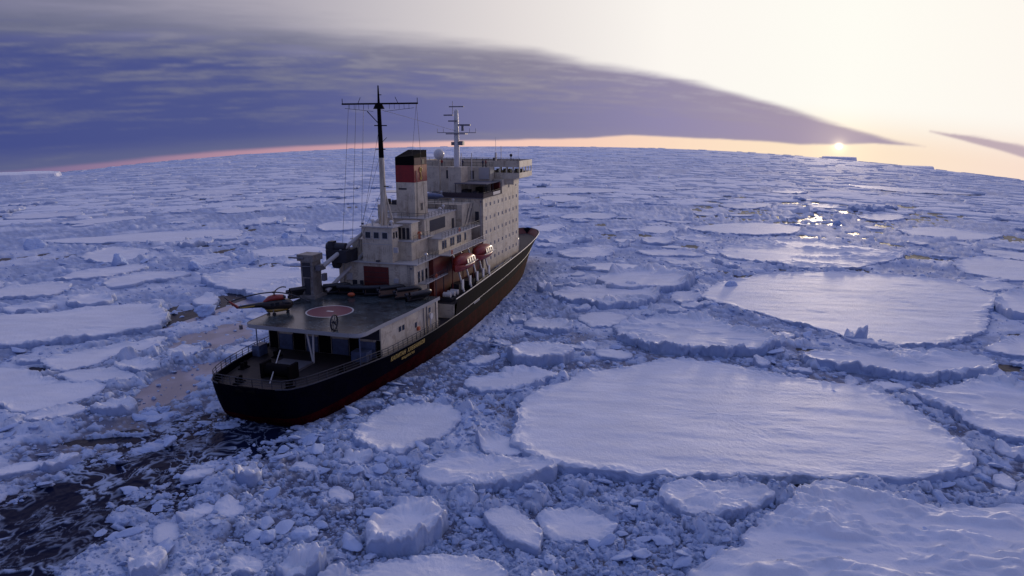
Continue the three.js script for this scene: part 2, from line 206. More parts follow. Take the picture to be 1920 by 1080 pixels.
class Outline {
  constructor(cx, cz, pts) {
    this.cx = cx; this.cz = cz; this.n = 256; this.R = new Float32Array(256);
    const P = []; for (let i = 0; i < pts.length; i += 2) P.push([atan2(pts[i + 1], pts[i]), hypot(pts[i], pts[i + 1])]);
    P.sort((a, b) => a[0] - b[0]);
    const n = P.length;
    for (let k = 0; k < 256; k++) {
      const th = (k / 256) * 2 * PI - PI; let j = 0; while (j < n && P[j][0] < th) j++;
      const at = (q) => { const m = ((q % n) + n) % n; return [P[m][0] + 2 * PI * floor(q / n), P[m][1]]; };
      const [t0, r0] = at(j - 1), [t1, r1] = at(j);
      // straight edge between the two corners, in polar form, softened towards the arc
      const w = clamp((th - t0) / max(1e-4, t1 - t0)), x0 = r0 * cos(t0), y0 = r0 * sin(t0), x1 = r1 * cos(t1), y1 = r1 * sin(t1);
      const den = cos(th) * (y1 - y0) - sin(th) * (x1 - x0), chord = abs(den) > 1e-3 ? (x0 * (y1 - y0) - y0 * (x1 - x0)) / den : lerp(r0, r1, w);
      const arc = lerp(r0, r1, w * w * (3 - 2 * w));
      this.R[k] = t1 - t0 > 2.2 ? arc : lerp(clamp(chord, 0.4 * min(r0, r1), 1.3 * max(r0, r1)), arc, 0.4);
    }
    for (let pass = 0; pass < 2; pass++) { const q = this.R.slice(); for (let k = 0; k < 256; k++) this.R[k] = 0.5 * q[k] + 0.25 * (q[(k + 1) % 256] + q[(k + 255) % 256]); }
    this.max = max(...this.R); this.mean = this.R.reduce((a, b) => a + b) / 256;
  }
  r(th) { // with ragged bites along the rim, by place
    const f = ((th + PI) / (2 * PI)) * 256, i = floor(f), w = f - i, b = lerp(this.R[((i % 256) + 256) % 256], this.R[(((i + 1) % 256) + 256) % 256], w);
    const x = this.cx + cos(th) * b, z = this.cz + sin(th) * b, a = min(1, this.mean / 7);
    return b + a * ((fbm(x * 0.28, z * 0.28, 61, 3) - 0.5) * 2.2 + (fbm(x * 1.1, z * 1.1, 62, 4) - 0.5) * 1.1);
  }
}
const floes = FLOES.map(([label, h0, hum, sas, cx, cz, pts]) => ({ label, h: h0 * 0.84, hum, sas, o: new Outline(cx, cz, pts), hand: true }));
const bins = new Map(), BIN = 24;
function enlist(f) { const { cx, cz, max: m } = f.o, r = m + 2.5; for (let i = floor((cx - r) / BIN); i <= floor((cx + r) / BIN); i++) for (let j = floor((cz - r) / BIN); j <= floor((cz + r) / BIN); j++) { const k = i * 100003 + j; if (!bins.has(k)) bins.set(k, []); bins.get(k).push(f); } }
floes.forEach(enlist);
// signed distance-like measure to the nearest floe rim: negative inside
function floeAt(x, z) {
  const L = bins.get(floor(x / BIN) * 100003 + floor(z / BIN)); let best = 9;
  if (L) for (const f of L) { const dx = x - f.o.cx, dz = z - f.o.cz, d = hypot(dx, dz); if (d < f.o.max + 2.5) { const g = d - f.o.r(atan2(dz, dx)); if (g < best) best = g; } }
  return best;
}
// open water and leads: [x, z, half length, half width, turn, how open]
const LEADS = [
  [-41, -87, 8.5, 4.6, -0.9, 1.3], [-48, -79.5, 9, 5.6, -0.7, 1.3], [-51.5, -71, 9, 6.4, -1.2, 1.35], [-53, -61, 11, 8.2, -1.2, 1.35], [-37, -91, 6, 4, -0.4, 1.2], [-55.5, -89.2, 6.5, 1.6, -0.1, 1.1], [-50, -92.5, 6, 1.2, 0, 0.9],
  [-70, -176, 9, 9, 0.4, 0.8], [-77, -160, 9, 13, 0.2, 0.62], [-62, -138, 7, 16, 0.15, 0.55], [-57, -112, 6, 14, 0.1, 0.5],
  [32.5, -76.6, 4.2, 1.5, 0.15, 1.3], [90, -121, 4, 2.6, 0, 1.2], [-84.5, -119, 4.5, 1.6, 0.5, 1.1], [-76, -102.5, 4, 1, 0.9, 1],
  [132, -424, 27, 8, 0.45, 1.2], [104, -350, 20, 5, 0.4, 1.0], [146, -330, 15, 11, 0.35, 1.3], [186, -376, 17, 12, 0.4, 1.3], [144, -350, 14, 6, 0.4, 1.1], [226, -366, 13, 20, 0.5, 1.35], [143, -236, 13, 4.5, 0.55, 1.15], [86, -211, 6, 2.5, 0.2, 1.1], [176, -273, 5, 4, 0.3, 1], [123, -364, 16, 5, 0.4, 0.8], [25, -458, 16, 9, 0.1, 0.8], [160, -395, 12, 6, 0.4, 0.9],
  [60, -130, 5, 1.4, 0.3, 0.7], [8, -103, 5, 1.3, -0.2, 0.5], [112, -140, 7, 2.5, 0.4, 0.75],
].map(([x, z, a, b, r, d]) => ({ x, z, a, b, c: cos(r), s: sin(r), d, m: max(a, b) * 1.5 }));
function openAt(x, z) {
  const rr = hypot(x, z); let w = rr > 150 ? 1.15 * sst(150, 260, rr) * sst(0.74, 0.78, fbm(x * 0.075, z * 0.05, 78, 3)) * sst(620, 420, rr) : 0;
  if (rr > 285 && rr < 500) { const az = atan2(x, -z) / RAD; w = max(w, 1.2 * sst(0.565, 0.62, fbm(x * 0.11, z * 0.06, 80, 3)) * sst(285, 310, rr) * sst(500, 470, rr) * sst(11, 16, az) * sst(33, 29, az)); }
  for (const e of LEADS) {
    const dx = x - e.x, dz = z - e.z; if (dx > e.m || dx < -e.m || dz > e.m || dz < -e.m) continue;
    const u = (dx * e.c + dz * e.s) / e.a, v = (-dx * e.s + dz * e.c) / e.b, q = u * u + v * v + (fbm(x * 0.22, z * 0.22, 77, 3) - 0.5) * (rr > 200 ? 3.2 : 1.3);
    w = max(w, e.d * sst(1.15, 0.45, q));
  }
  if (rr > 200 && w > 0.05) w *= sst(0.44, 0.60, fbm(x * 0.13, z * 0.22, 81, 3) * 0.65 + fbm(x * 0.6, z * 0.3, 82, 2) * 0.35);
  return w;
}
// more floes, scattered in view between and beyond those above
{
  const R = rng(4711);
  const free = (x, z, r) => floes.every((f) => hypot(f.o.cx - x, f.o.cz - z) > (f.o.mean * 0.98 + r) * (f.hand ? 1.0 : 0.92)) && (() => { const [s, t] = toShip(x, z); return s < -6 - r || s > 150 + r || abs(t) > 14 + r; })() && openAt(x, z) < 0.3 && (hypot(x, z) > 130 || [0, 1, 2, 3, 4, 5, 6, 7].every((k) => openAt(x + cos(k * 0.785) * r * 1.2, z + sin(k * 0.785) * r * 1.2) < 0.5));
  let made = 0, close = 0;
  for (let tries = 0; tries < 9000 && made < 215; tries++) {
    const px = R(), dist = 56 / (1 - R() * 0.9), az = (px - 0.5) * 80 * RAD, x = sin(az) * dist, z = -cos(az) * dist;
    const r = clamp(dist * (0.012 + 0.04 * R() ** 2.2), 1.7, 24);
    if (dist < 125 && (close >= 26 || toShip(x, z)[1] > -12 && R() < 0.5)) continue; if (!free(x, z, r)) continue; if (dist < 125) close++;
    const n = 7 + floor(R() * 4), ph = R() * 6.28, el = 0.6 + R() * 0.4, turn = R() * 3.1, pts = [];
    for (let k = 0; k < n; k++) { const th = ph + ((k + R() * 0.6) / n) * 2 * PI, q = r * (0.8 + 0.35 * R()), a = cos(th) * q * (1.35 - 0.3 * (1 - el)), b = sin(th) * q * el; pts.push(a * cos(turn) - b * sin(turn), a * sin(turn) + b * cos(turn)); }
    const f = { h: 0.32 + R() * 0.55, hum: R() < 0.3 ? 0.5 + R() * 0.8 : 0.05 + R() * 0.3, sas: 0.5 + R() * 0.7, o: new Outline(x, z, pts) };
    floes.push(f); enlist(f); made++;
  }
}

// ---------------------------------------------------------------- shapes of snow and rubble
// a field of broken lumps: each cell may hold one block with its own size, height and tilt
function lumps(x, z, cell, dens, seed) {
  const u = x / cell, v = z / cell, i0 = floor(u), j0 = floor(v); let h = 0;
  for (let i = i0 - 1; i <= i0 + 1; i++) for (let j = j0 - 1; j <= j0 + 1; j++) {
    const k = hash(i, j, seed); if (k > dens) continue;
    const k2 = hash(i, j, seed + 1), k3 = hash(i, j, seed + 2), k4 = hash(i, j, seed + 3);
    const dx = u - i - 0.15 - 0.7 * k2, dz = v - j - 0.15 - 0.7 * k3, r = 0.34 + 0.42 * k4, an = k3 * 6.28, c = cos(an), s = sin(an);
    const a = (dx * c + dz * s) / r, b = (-dx * s + dz * c) / (r * (0.55 + 0.45 * k2)), q = max(abs(a), abs(b)) * 0.5 + hypot(a, b) * 0.5;
    if (q >= 1) continue;
    const body = min(1, (1 - q) * 3.0), y = r * (0.45 + 0.75 * k2) * (pow(body, 0.55) * (0.8 + 0.28 * a * (k4 - 0.3) + 0.25 * b * (k - 0.4)));
    if (y > h) h = y;
  }
  return h * cell;
}
const SNOW = [0.82, 0.83, 0.87], LUMP = [0.42, 0.505, 0.685], SLUSH = [0.115, 0.13, 0.20], ALGAE = [0.22, 0.19, 0.195];
const ridged = (x, z) => { const n = fbm(x * 0.018, z * 0.024, 31, 3), q = 1 - abs(n - 0.5) * 9; return q > 0 ? q : 0; };
// brash: [height, how snowy]
function brash(x, z, dist, gap) {
  const open = openAt(x, z);
  const area = fbm(x * 0.035, z * 0.035, 41, 3), ridge = ridged(x, z);
  const dens = clamp(0.34 + 0.5 * area + 0.3 * ridge - open * 0.75, 0.0, 1), near = dist < 210;
  const px = near ? x + (fbm(x * 0.75, z * 0.75, 46, 3) - 0.5) * 1.5 : x, pz = near ? z + (fbm(x * 0.75 + 40, z * 0.75, 47, 3) - 0.5) * 1.5 : z;
  let h = lumps(px, pz, 3.4, dens * 0.38, 5) * (0.34 + 0.5 * ridge);
  if (dist < 420) h = max(h, lumps(px, pz, 1.5, dens * 0.8, 15) * (0.5 + 0.4 * ridge));
  if (near) h += lumps(px, pz, 0.8, clamp(dens * 1.1), 25) * 0.55;
  if (dist < 120) h += lumps(x, z, 0.38, 0.8, 35) * 0.5 * (0.4 + dens);
  if (dist > 260) h += vn(x * 0.9, z * 0.9, 51) * 0.28 * dens;
  h *= 1 + 0.6 * sst(0.55, 0.75, fbm(x * 0.012 + 3, z * 0.016, 44, 2));
  h *= 0.7;
  const crust = 0.9 * sst(0.53, 0.66, fbm(x * 0.055 + 7, z * 0.075, 43, 4)) * (1 - min(1, open * 1.5)); h = lerp(h, 0.24 + 0.22 * fbm(x * 0.3, z * 0.3, 45, 3) + h * 0.35, crust * 0.85);
  const snowy = max(sst(0.04, 0.32, h), crust * 0.95);
  h += (fbm(x * 2.2, z * 2.2, 52, 3) - 0.5) * (dist < 160 ? 0.30 : 0.06) * (0.25 + snowy);
  h *= lerp(0.35, 1, sst(0, 1.3, gap));
  const heap = sst(4.2, 1.2, gap) * sst(0.44, 0.62, fbm(x * 0.07, z * 0.07, 48, 3)) * (1 - min(1, open)); h = h * (1 + 0.55 * heap) + (0.28 + 0.5 * (fbm(x * 0.5, z * 0.5, 49, 2) - 0.3)) * heap;
  { const [s, t] = dist < 260 ? toShip(x, z) : [999, 0]; if (s > -4 && s < 142) h *= 0.45 + 0.55 * sst(0, 4, abs(t) - hullB(s, 0)); }
  h += 0.06 - open * 0.55 + (area - 0.5) * 0.1;
  return [h, snowy, crust];
}

// ---------------------------------------------------------------- sea: one sheet to beyond the horizon
{
  const rings = [0, 10, 20, 30]; for (let r = 40; r < 5600; r *= 1.035) rings.push(r);
  const nA = 180, pos = [], uv = [], idx = [];
  rings.forEach((r) => { for (let a = 0; a <= nA; a++) { const th = (a / nA) * 2 * PI, x = sin(th) * r, z = -cos(th) * r; pos.push(x, G(x, z) - 0.004, z); uv.push(x / 22, z / 22); } });
  for (let i = 0; i < rings.length - 1; i++) for (let a = 0; a < nA; a++) { const p = i * (nA + 1) + a, q = p + nA + 1; idx.push(p, p + 1, q, p + 1, q + 1, q); }
  const g = new THREE.BufferGeometry(); g.setAttribute('position', new THREE.Float32BufferAttribute(pos, 3)); g.setAttribute('uv', new THREE.Float32BufferAttribute(uv, 2)); g.setIndex(idx); g.computeVertexNormals();
  top(new THREE.Mesh(g, seaMat), 'sea', 'structure');
}
// ---------------------------------------------------------------- brash ice: rubble between the floes, finest where it is nearest
{
  const rs = [36]; while (rs[rs.length - 1] < 5400) { const r = rs[rs.length - 1]; rs.push(r + max(0.1, 1.05 * r * r / 29100)); }
  const az = []; for (let a = -180; a < -46; a += 4) az.push(a); for (let k = 0; k <= 900; k++) az.push(-45 + k * 0.1); for (let a = 49; a <= 180; a += 4) az.push(a); if (az[az.length - 1] < 180) az.push(180);
  const nr = rs.length, na = az.length, pos = new Float32Array(nr * na * 3), col = new Float32Array(nr * na * 3), uv = new Float32Array(nr * na * 2), skip = new Uint8Array(nr * na), idx = [];
  for (let i = 0; i < nr; i++) for (let k = 0; k < na; k++) {
    const r = rs[i], a = az[k] * RAD, x = sin(a) * r, z = -cos(a) * r, o = i * na + k;
    let h = 0.2, snowy = 0.8, crust = 0; const wide = abs(az[k]) > 45.5;
    const gap = wide ? 9 : floeAt(x, z), [s, t] = toShip(x, z);
    const inShip = s > 3 && s < 136 && abs(t) < hullB(s, 0) - 0.8;
    if (gap < -1.2 || inShip) { skip[o] = 1; h = -0.6; snowy = 0; }
    else if (wide) h = 0.2 + 0.3 * hash(i, k, 3);
    else { [h, snowy, crust] = brash(x, z, r, gap < 0 ? 0 : gap); if (gap < 0) h = min(h, 0.1); }
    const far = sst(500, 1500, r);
    if (far > 0) h *= 1 - 0.35 * far;
    pos[o * 3] = x; pos[o * 3 + 1] = G(x, z) + h; pos[o * 3 + 2] = z; uv[o * 2] = x / 3; uv[o * 2 + 1] = z / 3;
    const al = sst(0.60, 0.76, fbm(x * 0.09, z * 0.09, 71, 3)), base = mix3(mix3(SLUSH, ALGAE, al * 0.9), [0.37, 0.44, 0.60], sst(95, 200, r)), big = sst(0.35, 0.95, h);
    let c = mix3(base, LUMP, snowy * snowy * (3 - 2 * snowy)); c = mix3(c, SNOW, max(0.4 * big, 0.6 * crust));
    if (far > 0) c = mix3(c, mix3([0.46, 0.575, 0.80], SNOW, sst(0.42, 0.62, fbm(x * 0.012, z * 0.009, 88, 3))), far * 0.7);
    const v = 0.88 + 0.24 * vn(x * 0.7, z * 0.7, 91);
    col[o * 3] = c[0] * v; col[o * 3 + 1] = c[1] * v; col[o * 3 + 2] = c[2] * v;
  }
  for (let i = 0; i < nr - 1; i++) for (let k = 0; k < na - 1; k++) {
    const p = i * na + k, q = p + na;
    if (skip[p] && skip[p + 1] && skip[q] && skip[q + 1]) continue;
    idx.push(p, p + 1, q, p + 1, q + 1, q);
  }
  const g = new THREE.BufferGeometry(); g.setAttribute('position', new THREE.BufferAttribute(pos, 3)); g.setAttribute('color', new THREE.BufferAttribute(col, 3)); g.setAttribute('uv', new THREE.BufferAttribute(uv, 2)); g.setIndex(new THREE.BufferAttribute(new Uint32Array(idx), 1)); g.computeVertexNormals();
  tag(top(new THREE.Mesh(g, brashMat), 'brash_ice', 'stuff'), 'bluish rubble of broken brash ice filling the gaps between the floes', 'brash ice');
  console.log('brash', nr, na, idx.length / 3);
}
// ---------------------------------------------------------------- floes as things of their own
let floeTris = 0;
function buildFloe(f, px) {
  const o = f.o, nT = floor(clamp((o.mean * 6.28 / px) * 0.75, 22, 460)), nR = floor(clamp((o.mean / px) * 0.42, 5, 84)), side = px < 0.25 ? 8 : 3;
  const rows = []; for (let j = 1; j <= nR; j++) rows.push(1 - pow(1 - j / nR, 1.7));
  const P = [0, 0, 0], C = [...SNOW], U = [o.cx / 3, o.cz / 3], idx = [], g0 = G(o.cx, o.cz), sd = floor(hash(floor(o.cx), floor(o.cz), 5) * 900);
  const relief = (x, z, e) => {
    const c = 0.985, s = 0.17, u = x * c + z * s, v = -x * s + z * c;
    let y = ((fbm(u * 0.09, v * 0.42, 101, 3) - 0.5) * 0.16 + (fbm(u * 0.35, v * 1.2, 102, 3) - 0.5) * 0.05) * f.sas + (fbm(x * 0.05, z * 0.05, 103, 2) - 0.5) * 0.4 * min(1, f.sas);
    if (f.sas > 1.05) { const d = fbm(u * 0.22, v * 0.55, 104 + sd, 3); y += pow(sst(0.5, 0.78, d), 1.4) * 0.5 * (f.sas - 0.8); if (f.sas > 2) y += 0.22 * sst(0.56, 0.72, fbm(u * 0.45, v * 1.1, 190, 3)) + 0.10 * lumps(u * 0.6, v, 1.6, 0.5, 191); }
    {
      const band = sst(3.2, 0.3, e) * sst(0.36, 0.6, fbm(x * 0.11 + sd, z * 0.11, 105, 2)), inner = f.hum > 0.2 ? sst(0.52, 0.72, fbm(x * 0.08 + sd, z * 0.12, 106, 3)) : f.hum * sst(0.66, 0.74, fbm(x * 0.08, z * 0.1 + sd, 106, 2));
      if (px < 0.25) y += (fbm(x * 2.8, z * 2.8, 207, 3) - 0.5) * (0.05 + 0.30 * sst(1.3, 0, e)) + lumps(x, z, 0.9, 0.7, 209) * 0.45 * sst(1.5, 0.2, e) * sst(0.3, 0.6, fbm(x * 0.3, z * 0.3, 208, 2));
      const k = max(band, inner * 0.9);
      if (k > 0.01) y += k * (0.42 + 1.1 * f.hum) * (lumps(x + (fbm(x * 0.8, z * 0.8, 206, 2) - 0.5), z, 2.8, 0.75, 201) * 0.5 + lumps(x, z, 1.1, 0.8, 203) * 0.6 + (px < 0.25 ? (fbm(x * 2.4, z * 2.4, 205, 3) - 0.5) * 0.5 : 0)) + k * f.hum * 0.6;
    }
    return y;
  };
  P[1] = f.h + relief(o.cx, o.cz, 9) + 0;
  const ring = [];
  for (let j = 0; j < nR; j++) { for (let k = 0; k < nT; k++) {
    const th = (k / nT) * 2 * PI - PI, R = ring[k] ?? (ring[k] = o.r(th)), r = R * rows[j], x = o.cx + cos(th) * r, z = o.cz + sin(th) * r, e = R - r;
    const y = f.h * (1 - 0.07 * exp(-e * 5)) + relief(x, z, e) + G(x, z) - g0 - (e < 0.02 ? 0.1 * hash(k, sd, 8) : 0);
    P.push(cos(th) * r, y, sin(th) * r); U.push(x / 3, z / 3);
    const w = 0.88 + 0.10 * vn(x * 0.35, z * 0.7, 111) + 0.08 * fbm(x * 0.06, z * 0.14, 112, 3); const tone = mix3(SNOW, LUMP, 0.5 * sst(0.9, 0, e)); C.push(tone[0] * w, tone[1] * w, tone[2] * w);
  } }
  for (let j = 1; j <= side; j++) for (let k = 0; k < nT; k++) { // the broken edge, down into the water
    const th = (k / nT) * 2 * PI - PI, q = j / side, R = ring[k], y0 = P[(1 + (nR - 1) * nT + k) * 3 + 1], x = o.cx + cos(th) * R, z = o.cz + sin(th) * R;
    const out = min(1, o.mean / 6) * (((fbm(x * 1.3 + q * 2.1, z * 1.3, 121, 3) - 0.45) * 0.9 + (fbm(x * 2.6 + q * 5, z * 2.6 - q * 3, 122, 3) - 0.5) * 0.75) * sin(q * 2.6) + q * 0.12), r = R + out, y = lerp(y0, -0.55, q) + (hash(k, j, sd) - 0.5) * 0.05;
    P.push(cos(th) * r, j === side ? -0.55 : y, sin(th) * r); U.push((x + y) / 3, (z + y * 1.3) / 3);
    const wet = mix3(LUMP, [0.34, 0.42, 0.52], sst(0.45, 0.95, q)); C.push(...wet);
  }
  for (let k = 0; k < nT; k++) idx.push(0, 1 + ((k + 1) % nT), 1 + k);
  for (let j = 0; j < nR - 1 + side; j++) for (let k = 0; k < nT; k++) { const p = 1 + j * nT + k, q = 1 + j * nT + ((k + 1) % nT); idx.push(p, q, p + nT, q, q + nT, p + nT); }
  floeTris += idx.length / 3;
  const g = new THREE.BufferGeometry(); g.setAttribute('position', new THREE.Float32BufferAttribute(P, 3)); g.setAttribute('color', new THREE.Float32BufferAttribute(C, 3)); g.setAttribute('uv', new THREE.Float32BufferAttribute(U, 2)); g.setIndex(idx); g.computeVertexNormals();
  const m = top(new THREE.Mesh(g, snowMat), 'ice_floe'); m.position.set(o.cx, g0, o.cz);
  return m;
}
for (const f of floes) {
  const d = hypot(f.o.cx, f.o.cz), px = max(40, d - f.o.mean * 0.7) / 693, m = buildFloe(f, px);
  if (f.hand) { tag(m, f.label, 'ice floe'); continue; }
  const side = atan2(f.o.cx, -f.o.cz) < -0.14 ? 'left' : 'right', kind = f.hum > 0.45 ? 'hummocky' : f.o.mean < d * 0.022 ? 'small' : 'flat';
  const where = d < 125 ? 'in the near brash' : d < 260 ? 'in the middle distance' : d < 400 ? 'beyond the ship' : 'towards the horizon';
  tag(m, `${kind} pale ice floe ${where} on the ${side} side`, 'ice floe', `${kind} floes ${where}, ${side}`);
}
console.log('floes', floes.length, floeTris);
// the floes beyond counting, towards the horizon
{
  const geos = [0, 1, 2].map((v) => {
    const n = 14, P = [0, 0.75, 0], idx = [];
    for (const [q, y] of [[0.55, 0.8], [1, 0.7], [1.03, -0.5]]) for (let k = 0; k < n; k++) { const th = (k / n) * 2 * PI, r = q * (0.55 + 0.6 * hash(k, v, 31)); P.push(cos(th) * r, y + (q < 0.9 ? (hash(k, v, 33) - 0.5) * 0.25 : 0), sin(th) * r); }
    for (let k = 0; k < n; k++) idx.push(0, 1 + ((k + 1) % n), 1 + k);
    for (let j = 0; j < 2; j++) for (let k = 0; k < n; k++) { const p = 1 + j * n + k, q = 1 + j * n + ((k + 1) % n); idx.push(p, q, p + n, q, q + n, p + n); }
    const g = new THREE.BufferGeometry(); g.setAttribute('position', new THREE.Float32BufferAttribute(P, 3)); g.setIndex(idx); g.computeVertexNormals(); return g;
  });
  const R = rng(99), lots = geos.map(() => []), M = new THREE.Matrix4(), Q = new THREE.Quaternion(), E = new THREE.Euler();
  for (let n = 0; n < 3400; n++) {
    const dist = 420 / (1 - R() * 0.905), az = (R() - 0.5) * 84 * RAD, x = sin(az) * dist, z = -cos(az) * dist, r = clamp(dist * (0.004 + 0.022 * R() ** 2.5), 2.5, 60);
    if (floeAt(x, z) < r * 0.6 || openAt(x, z) > 0.3) continue;
    E.set((G(x, z + 1) - G(x, z - 1)) / 2, R() * 6.28, 0, 'XYZ'); Q.setFromEuler(E); Q.premultiply(new THREE.Quaternion().setFromUnitVectors(new THREE.Vector3(0, 1, 0), new THREE.Vector3((G(x - 1, z) - G(x + 1, z)) / 2, 1, 0).normalize()));
    M.compose(new THREE.Vector3(x, G(x, z) + 0.05 + dist * 0.0002, z), Q, new THREE.Vector3(r * (0.9 + R() * 0.9), 0.55 + dist * 0.0004, r)); lots[floor(R() * 3)].push(M.clone());
  }
  lots.forEach((L, v) => { const im = new THREE.InstancedMesh(geos[v], farMat, L.length); L.forEach((m, k) => im.setMatrixAt(k, m)); tag(top(im, 'distant_floes', 'stuff'), 'countless pale floes scattered over the ice field towards the horizon', 'ice floes', 'distant ice floes'); });
}
// ---------------------------------------------------------------- blocks of ice
function blockGeometry(seed, detail, flat) {
  const R = rng(seed), planes = []; for (let k = 0; k < 8; k++) { const v = new THREE.Vector3(R() - 0.5, (R() - 0.5) * 0.9, R() - 0.5).normalize(); planes.push([v, 0.45 + R() * 0.38]); }
  const g = mergeVertices(new THREE.IcosahedronGeometry(1, detail).deleteAttribute('normal').deleteAttribute('uv')), p = g.attributes.position, v = new THREE.Vector3(), uv = [];
  for (let i = 0; i < p.count; i++) {
    v.fromBufferAttribute(p, i); let d = 1; for (const [n, q] of planes) { const c = v.dot(n); if (c > 0.05) d = min(d, q / c); }
    d *= 0.95 + (fbm(v.x * 2.6 + seed, v.y * 2.6 + v.z * 2.1, seed, 2) - 0.5) * 0.3 + (fbm(v.x * 7 + v.y * 4 + seed, v.z * 7 - v.y * 4, seed + 5, 3) - 0.5) * (detail > 5 ? 0.22 : 0.12);
    p.setXYZ(i, v.x * d, v.y * d * flat, v.z * d); uv.push(v.x + v.y * 0.5, v.z + v.y * 0.5);
  }
  g.setAttribute('uv', new THREE.Float32BufferAttribute(uv, 2)); g.computeVertexNormals(); return g;
}
{
  const fine = [0, 1, 2, 3, 4].map((k) => blockGeometry(300 + k, 9, 0.62 + 0.08 * k)), coarse = [0, 1, 2, 3, 4, 5, 6, 7].map((k) => blockGeometry(400 + k, 3, 0.55 + 0.06 * k));
  function place(x, z, r, tall, v, turn, tip, sink = 0.3) {
    const m = top(new THREE.Mesh(fine[v % 5], blockMat), 'ice_block'); m.position.set(x, G(x, z) + r * tall * sink, z); m.scale.set(r, r * tall, r * 0.85); m.rotation.set(tip, turn, tip * 0.7); return m;
  }
  for (const [x, z, r, tall, v, tip, label] of [
    [-26, -65.2, 1.5, 1.0, 0, 0.1, 'rounded snow covered block standing in the rubble of the lower left foreground'],
    [-34.5, -72.8, 1.3, 0.9, 1, -0.1, 'pale block lying just right of the dark wake'],
    [-22, -65.8, 1.9, 0.8, 2, 0.15, 'wide lumpy block to the right of the rounded block in the foreground'],
    [-16.2, -73.4, 1.5, 0.7, 3, 0, 'low block above the jagged upthrust floe'],
    [-127, -220, 3.6, 1.0, 4, 0.3, 'tall upthrust white block standing out in the left middle distance'],
    [-180, -258, 4.0, 1.1, 1, 0.2, 'bright heaped block near the left border below the very long flat floe'],
    [-98.5, -213, 3.0, 1.0, 2, -0.2, 'upright block behind the crane, beyond the brown slush'],
    [-6.2, -94, 1.7, 0.8, 3, 0.1, 'block jammed against the left end of the largest floe, nearest the crumbling floe'],
    [-3.2, -98.4, 1.4, 0.8, 0, -0.2, 'block jammed against the left end of the largest floe, upper one'],
    [60, -186, 2.6, 0.7, 4, 0.2, 'blue block at the upper left edge of the broad oval floe'],
    [-48.6, -85.9, 1.2, 0.6, 1, 0, 'small flat block drifting in the middle of the wake'],
    [58.4, -78.2, 1.3, 0.8, 2, 0.2, 'block at the right end of the largest floe, above the wind sculpted floe'],
    [51.9, -105.6, 1.5, 0.8, 3, -0.1, 'block on the far right shoulder of the largest floe'],
    [43.2, -65.6, 1.3, 1.1, 0, 0.5, 'tilted blue block stuck up from the wind sculpted floe'],
    [35.8, -119.5, 2.6, 0.55, 2, 0.1, 'smooth blue mound of snow at the far tip of the largest floe'],
    [-72, -158, 3.0, 0.7, 4, 0.1, 'white bergy piece in the brown slush below the big snowy floe'],
  ]) tag(place(x, z, r, tall, v, v * 1.7 + x, tip), label, 'ice block');
  const R = rng(2024); let n = 0;
  for (let tries = 0; tries < 4000 && n < 110; tries++) {
    const dist = 52 / (1 - R() * 0.86), az = (R() - 0.5) * 80 * RAD, x = sin(az) * dist, z = -cos(az) * dist, [s, t] = toShip(x, z), gap = floeAt(x, z);
    if (gap < 0.2 || (gap > 2.5 && R() < 0.6) || openAt(x, z) > 0.75 || (s > -8 && s < 150 && abs(t) < 15)) continue;
    const r = clamp(dist * (0.0045 + 0.0065 * R()), 0.6, 2.4), m = place(x, z, r, 0.5 + R() * 0.45, floor(R() * 5), R() * 6.28, (R() - 0.5) * 0.7, 0.25), left = az < -0.1;
    tag(m, `${r > 1.6 ? 'large' : 'small'} rough ice block jutting from the ${dist < 130 ? 'near' : dist < 240 ? 'middle' : 'far'} brash on the ${left ? 'left' : 'right'} side`, 'ice block', `ice blocks, ${dist < 130 ? 'near' : dist < 240 ? 'middle' : 'far'} brash, ${left ? 'left' : 'right'}, ${r > 1.6 ? 'large' : 'small'}`); n++;
  }
  // chips of brash, too many to count
  const lots = coarse.map(() => []), M = new THREE.Matrix4(), Q = new THREE.Quaternion();
  for (let k = 0; k < 42000; k++) {
    const dist = 46 / (1 - R() * 0.85), az = (R() - 0.5) * 82 * RAD, x = sin(az) * dist, z = -cos(az) * dist, gap = floeAt(x, z), [s, t] = toShip(x, z);
    if (gap < 0.05 || (s > 0 && s < 140 && abs(t) < hullB(s, 0) + 0.3)) continue;
    const open = openAt(x, z); if (R() < open * 1.05) continue;
    const area = fbm(x * 0.035, z * 0.035, 41, 3); if (R() > 0.25 + area) continue;
    const [h] = brash(x, z, dist, gap), r = (0.10 + 0.34 * R() ** 3) * (1 + dist * 0.002);
    if (R() < 0.028 && gap > 0.8) { // a broken slab lying askew
      const q = (0.5 + 0.8 * R()) * (1 + dist * 0.002); Q.setFromEuler(new THREE.Euler((R() - 0.5) * 0.9, R() * 6.28, (R() - 0.5) * 0.7)); M.compose(new THREE.Vector3(x, G(x, z) + max(0, h) + 0.12, z), Q, new THREE.Vector3(q * (0.8 + 0.7 * R()), q * 0.34, q * 0.8)); lots[k % 8].push(M.clone()); continue;
    }
    Q.setFromEuler(new THREE.Euler((R() - 0.5) * 0.9, R() * 6.28, (R() - 0.5) * 0.9));
    M.compose(new THREE.Vector3(x, G(x, z) + max(0, h) + r * 0.12, z), Q, new THREE.Vector3(r * (0.8 + 0.6 * R()), r * (0.6 + 0.5 * R()), r)); lots[k % 8].push(M.clone());
  }
  lots.forEach((L, v) => { const im = new THREE.InstancedMesh(coarse[v], blockMat, L.length); L.forEach((m, k) => im.setMatrixAt(k, m)); tag(top(im, 'brash_chips', 'stuff'), 'loose chips and lumps of ice strewn over the brash', 'ice chips', 'loose brash chips'); });
}

